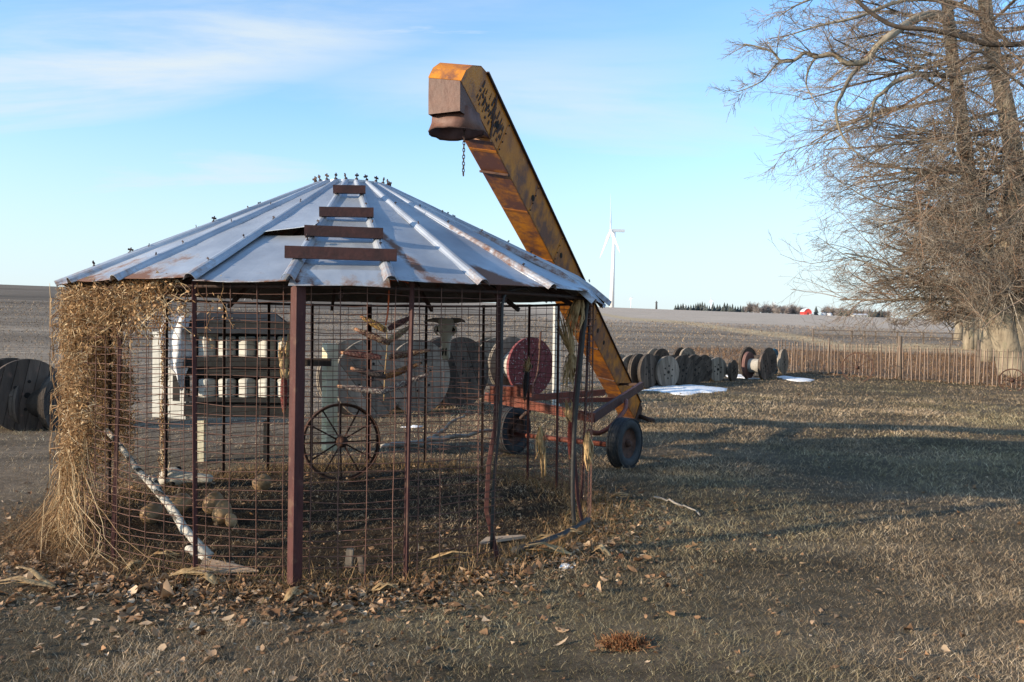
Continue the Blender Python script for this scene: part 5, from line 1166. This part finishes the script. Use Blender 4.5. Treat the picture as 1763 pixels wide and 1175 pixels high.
for (a0, a1) in zip(gam[2:6], gam[3:7]):
    mb = MB(); mb.prism([b_ + Vector((a0[0] * 1.04, -.5, a0[1] + .15)), b_ + Vector((a1[0] * 1.04, -.5, a1[1] + .15)), b_ + Vector((a1[0] * 1.04, 12.5, a1[1] + .15)), b_ + Vector((a0[0] * 1.04, 12.5, a0[1] + .15))], (0, 0, .3)); mb.build('roof', M['roofgrey'], barn)
mb = MB(); mb.box(b_ + Vector((0, -.1, 1.6)), (2.0, .16, 2.6)); mb.build('door', M['woodred'], barn)
for px_, rpx, hpx, lb in ((1418, 4, 6, 'grey grain bin right of the red barn'), (1428, 4.5, 6.5, 'larger grey grain bin beside the first bin')):
    b_ = sky_base(px_, 870, 1); o = thing('grain_bin', b_, lb, 'grain bin'); mb = MB(); mb.lathe([(rpx * s, -1), (rpx * s, hpx * s * .7)], 20, Matrix.Translation(b_)); mb.build('wall', M['roofgrey'], o); mb = MB(); mb.lathe([(rpx * s * 1.03, hpx * s * .7), (.1, hpx * s)], 20, Matrix.Translation(b_)); mb.build('roof', M['galv'], o)
for px_, wpx, hpx, lb in ((1482, 24, 6, 'long pale farm building right of the grain bins'), (1398, 7, 3, 'low white shed beside the red barn')):
    b_ = sky_base(px_, 865 if wpx > 10 else 858, 1); o = thing('farm_building', b_, lb, 'farm building'); hw = wpx * s / 2; h = hpx * s
    mb = MB(); mb.box(b_ + Vector((0, 4, h * .25)), (2 * hw, 8, h * .7)); mb.build('wall', M['white'], o)
    for sg in (-1, 1): mb = MB(); mb.prism([b_ + Vector((-hw * 1.03, 4 + sg * 4.6, h * .58)), b_ + Vector((hw * 1.03, 4 + sg * 4.6, h * .58)), b_ + Vector((hw * 1.03, 4 + sg * .05, h)), b_ + Vector((-hw * 1.03, 4 + sg * .05, h))], (0, 0, .2)); mb.build('roof', M['roofgrey'], o)
    for k in range(max(1, int(wpx / 5))): mb = MB(); mb.box(b_ + Vector((-hw + (k + .5) * 2 * hw / max(1, int(wpx / 5)), -.05, h * .28)), (1.1, .1, 1.2)); mb.build('window', M['poledark'], o)
for px_, hpx, wd, lb in ((1130, 15, 1.3, 'dark slim tower on the skyline right of the big turbine'), (1228, 16, .6, 'dark pole above the conifer windbreak'), (1380, 10, 1.2, 'thin silo left of the red barn')):
    b_ = sky_base(px_, 930, 1); o = thing('far_tower', b_, lb, 'tower'); mb = MB(); h = hpx * 930 / FPX; mb.tube([b_ - Vector((0, 0, 2)), b_ + Vector((0, 0, h * .8)), b_ + Vector((0, 0, h))], [wd, wd * .8, wd * .3], 8); mb.build('shaft', M['poledark'], o); mb = MB(); mb.lathe([(wd * 1.3, h * .78), (wd * 1.3, h * .82)], 10, Matrix.Translation(b_)); mb.build('collar', M['poledark'], o)

# ------------------------------------------------------------------ big bare trees on the right
TWC = [(.22, .175, .135), (.155, .12, .09), (.32, .275, .22), (.235, .14, .09), (.085, .068, .054)]
class Tree:
    def __init__(s, base, label, twmat='twig'):
        s.o = thing('bare_tree', base, label, 'tree', None); s.tw = {3: [], 4: []}; s.limb = []; s.twmat = twmat; s.zmin = 2.5
    def limbtube(s, pts, rads, name='limb', mat=None, n=9): mb = MB(); mb.tube(pts, rads, n); mb.build(name, M[mat or 'bark'], s.o)
    def twig(s, pts, r0, r1):
        s.limb.append((np.array([tuple(p) for p in pts]), r0, r1, random.choices(TWC, (30, 26, 20, 14, 10))[0], random.uniform(.7, 1.25)))
    def branch(s, p, d, L, r, lev, maxlev, droop=0.0, big=.05, rmin=.0045, kids=None):
        k = 7 if lev <= 1 else 6 if lev < maxlev - 1 else 5 if lev < maxlev else 4; pts = [p.copy()]; q = p.copy(); dd_ = d.normalized(); st = L / (k - 1); wob = .07 + .025 * lev
        for i in range(k - 1):
            dd_ = (dd_ + Vector((random.gauss(0, wob), random.gauss(0, wob), random.gauss(0, wob) - droop + (.10 if i > k // 2 else 0) * droop * 4))).normalized()
            if q.z < s.zmin: dd_.z = abs(dd_.z) + .12; dd_.normalize()
            q = q + dd_ * st; pts.append(q.copy())
        s.twig(pts, r, max(rmin, r * .35)); s.kids(pts, L, r, lev, maxlev, droop, rmin, kids)
    def kids(s, pts, L, r, lev, maxlev, droop, rmin, kids=None, f0=.18):
        if lev >= maxlev: return
        nk = kids if kids else (random.randint(9, 13) if lev <= 1 else random.randint(5, 7) if lev == 2 else random.randint(2, 4)); K = len(pts)
        for i in range(nk):
            f = f0 + (.98 - f0) * (i + random.random()) / nk; x = f * (K - 1); j = min(K - 2, int(x)); p = pts[j].lerp(pts[j + 1], x - j); d = (pts[j + 1] - pts[j]).normalized()
            q, u = frame_from(d); a = random.random() * 2 * math.pi; an = R_(random.uniform(18, 48)); o = q * math.cos(a) + u * math.sin(a)
            nd = d * math.cos(an) + o * math.sin(an); nl = L * random.uniform(.36, .70) * (1 - .30 * f)
            s.branch(p, nd, max(nl, .25), max(rmin, r * .36 * (1 - .4 * f)), lev + 1, maxlev, droop * 1.1, rmin=rmin)
    def done(s):
        by = {}
        for P, r0, r1, c, v in s.limb: by.setdefault(len(P), []).append((P, r0, r1, [q * v for q in c]))
        Vs, Qs, Cc, off = [], [], [], 0
        for K, lst in by.items():
            P = np.stack([a[0] for a in lst]); R2 = np.stack([np.linspace(a[1], a[2], K) for a in lst]); Cc.append(np.repeat(np.array([a[3] for a in lst]), K * 3, 0)); V, q = tubes_np(P, R2, 3); Vs.append(V); Qs.append(q + off); off += len(V)
        V = np.concatenate(Vs) - np.array(s.o.location)[None]; o = npmesh('crown', V, quads=np.concatenate(Qs), mat=M['bare_twigs'], cols=np.concatenate(Cc), parent=s.o); tag(o, kind='stuff'); return len(s.limb)
def path(lst, D, jd=.0):
    return pxpath([(x, y_, D + jd * i) for i, (x, y_) in enumerate(lst)], 3)
def explicit(T, lst, D, r0, r1, mat='bark', lev=1, maxlev=4, jd=0.0, kids=None, droop=.03, rmin=.005, f0=.1, clen=None):
    p = pxpath([(x, y_, b1.y + (D - b1.y) * min(1, i / 3)) for i, (x, y_) in enumerate(lst)], 3); n = len(p); T.limbtube(p, [r0 + (r1 - r0) * (i / (n - 1)) ** .8 for i in range(n)], 'limb', mat); L = sum((p[i + 1] - p[i]).length for i in range(n - 1))
    T.kids(p, clen or L * .55, r0 * .55, lev, maxlev, droop, rmin, kids or max(6, int(L * 4)), f0); return p
random.seed(21)
D1 = 28.5
b1 = G(1742, 651)
T1 = Tree(b1, 'huge bare multi stemmed tree at the right edge behind the picket fence')
for lst, r0, r1 in (([(1748, 660), (1738, 610), (1724, 560), (1720, 520), (1733, 450), (1745, 380), (1748, 300), (1735, 200), (1716, 120), (1700, 40), (1690, -60)], .52, .20),
                    ([(1752, 660), (1750, 600), (1752, 540), (1762, 460), (1775, 360), (1785, 240), (1790, 100), (1800, -60)], .50, .25),
                    ([(1745, 660), (1735, 620), (1718, 570), (1706, 520), (1700, 450), (1690, 380), (1668, 300), (1655, 200), (1640, 100), (1632, 20), (1622, -60)], .36, .17)):
    p = path(lst, b1.y); n = len(p); T1.limbtube(p, [r0 + (r1 - r0) * (i / (n - 1)) for i in range(n)], 'trunk', n=16)
    for k in range(42):
        i = random.randint(int(n * .30), n - 1); a = random.uniform(0, 2 * math.pi); d = Vector((math.cos(a) * .8 - .75, math.sin(a) * .8 - .45, random.uniform(-.30, .40))); L = random.uniform(2.0, 6.2); T1.zmin = random.uniform(1.7, 3.6)
        T1.branch(p[i], d, L, .02 + L * .010, 1, 4, .02)
explicit(T1, [(1636, 40), (1612, 25), (1575, 34), (1535, 60), (1512, 77), (1491, 105), (1470, 109), (1454, 108), (1435, 94), (1405, 98), (1386, 91), (1368, 104), (1343, 105), (1331, 90), (1300, 80), (1281, 76)], D1 - 3, .17, .02, 'bark', kids=28, rmin=.004, droop=.02, clen=2.3)
explicit(T1, [(1491, 105), (1466, 130), (1448, 166), (1439, 185), (1445, 222), (1463, 252), (1490, 275)], D1 - 3, .09, .02, kids=11, clen=2.0)
explicit(T1, [(1368, 104), (1343, 106), (1325, 125), (1312, 140), (1280, 155), (1262, 160)], D1 - 3, .05, .008, kids=11, clen=1.5)
explicit(T1, [(1405, 98), (1392, 120), (1388, 145), (1397, 165), (1410, 190)], D1 - 3, .05, .01, kids=7, clen=1.5)
explicit(T1, [(1716, 112), (1680, 118), (1640, 130), (1590, 128), (1546, 139), (1520, 160), (1506, 172), (1500, 200), (1496, 217), (1466, 222), (1432, 240), (1386, 252), (1331, 268)], D1 - 2, .12, .008, kids=22, clen=2.2)
explicit(T1, [(1698, 30), (1640, 5), (1560, 0), (1482, 28), (1440, 38), (1405, 46), (1360, 60), (1318, 68)], D1 - 1.5, .10, .01, kids=18, clen=2.2)
explicit(T1, [(1690, -60), (1600, -50), (1480, -30), (1420, -10), (1370, 10), (1340, 30)], D1 - 1, .12, .01, kids=18, clen=2.4)
explicit(T1, [(1735, 380), (1680, 375), (1620, 370), (1575, 363), (1532, 357), (1490, 340), (1452, 317), (1412, 295)], D1, .08, .006, kids=24, clen=2.0)
explicit(T1, [(1735, 450), (1680, 458), (1620, 462), (1580, 461), (1532, 464), (1490, 452), (1452, 438), (1406, 406)], D1 - .5, .07, .006, kids=21, clen=1.7)
explicit(T1, [(1722, 500), (1700, 505), (1685, 498), (1660, 505), (1636, 510), (1587, 537), (1532, 556)], D1, .10, .008, kids=19, clen=1.7)
explicit(T1, [(1740, 300), (1690, 295), (1640, 290), (1580, 300), (1540, 285), (1500, 280), (1450, 262)], D1 + .5, .08, .008, kids=21, clen=2.2)
explicit(T1, [(1735, 420), (1690, 415), (1640, 425), (1590, 415), (1545, 400), (1500, 395)], D1 + .8, .07, .008, kids=19, clen=1.9)
explicit(T1, [(1720, 540), (1690, 535), (1650, 530), (1610, 520), (1570, 510), (1520, 520), (1480, 515)], D1 + .8, .07, .008, kids=18, clen=1.6)
explicit(T1, [(1732, 190), (1690, 200), (1650, 210), (1600, 215), (1560, 235), (1520, 240)], D1 + .6, .09, .01, kids=18, clen=2.4)
n1 = T1.done()
for (px_, py_, hz, lb, seed) in ((1702, 632, 11, 'second bare tree in the row, leaning left behind the huge one', 3), (1668, 617, 11, 'third bare tree in the row, furthest back from the fence', 5), (1650, 606, 12, 'slim bare tree at the far end of the row', 8)):
    random.seed(seed); b_ = G(px_, py_); b_.z = gz(b_.x, b_.y); T = Tree(b_, lb)
    for off, lx in ((0, -.06), (.5, .05)):
        p = [b_ + Vector((off * .5 + lx * z_ * .8 + jit(.12), 0, z_ - .3)) for z_ in np.linspace(0, hz, 10)]; T.limbtube(p, [.40 - .33 * i / 9 for i in range(10)], 'trunk', n=12)
        for k in range(20):
            i = random.randint(2, 9); a = random.uniform(0, 2 * math.pi); d = Vector((math.cos(a) - .55, math.sin(a), random.uniform(-.5, .5))); L = random.uniform(2.2, 5.2); T.branch(p[i], d, L, .02 + L * .010, 1, 4 if k % 3 == 0 else 3, .035, rmin=.007)
    T.done()
# nearer tree just outside the frame on the right, its limbs reach into view
random.seed(33); DN = 14.0; bn_ = Vector((13.2, 15.0, 0)); TN = Tree(bn_, 'near bare tree beyond the right edge, its long limbs reaching in from above', 'twig')
TN.limbtube([bn_ + Vector((jit(.1), jit(.1), z_ - .3)) for z_ in np.linspace(0, 9, 8)], [.42 - .03 * i for i in range(8)], 'trunk', n=16)
def near(lst, r0, r1, kids, mat='twigdark', clen=1.2, Dd=DN, ml=3):
    p = path(lst, Dd); n = len(p); TN.limbtube(p, [r0 + (r1 - r0) * i / (n - 1) for i in range(n)], 'limb', mat); TN.kids(p, clen, r0 * .4, 1, ml, .02, .0028, kids, .15)
near([(2100, 60), (1900, 70), (1763, 76), (1700, 76), (1651, 62), (1599, 51), (1543, 46), (1503, 25), (1475, 0), (1450, -30)], .055, .03, 22)
near([(1690, -50), (1700, 0), (1703, 43), (1718, 60), (1731, 68), (1734, 77)], .03, .035, 6)
near([(2100, 240), (1900, 210), (1763, 150), (1690, 90), (1650, 108), (1600, 125), (1530, 115)], .03, .008, 22, 'twigdark', 1.0)
near([(2100, 200), (1900, 250), (1763, 272), (1720, 290), (1640, 296), (1600, 280)], .03, .008, 16, 'twigdark', .8)
for (lst) in ([(1900, 420), (1763, 460), (1700, 490)], [(1900, 260), (1763, 300), (1700, 335), (1640, 345)], [(1900, 150), (1763, 200), (1690, 225), (1600, 240)], [(1900, 340), (1763, 385), (1680, 400), (1620, 380)], [(1900, 20), (1763, 120), (1680, 150), (1590, 160)], [(1950, -40), (1763, 20), (1680, 20), (1590, -5)], [(1900, 90), (1800, 180), (1720, 260), (1680, 330)], [(1900, -20), (1800, 60), (1700, 190), (1620, 200)], [(1950, 300), (1800, 330), (1700, 410), (1650, 440)], [(1900, 200), (1780, 120), (1690, 60), (1610, 70)], [(1950, 480), (1800, 500), (1720, 540), (1690, 570)]):
    near(lst, .022, .006, 20, 'twig', 1.7, ml=4)
TN.done()
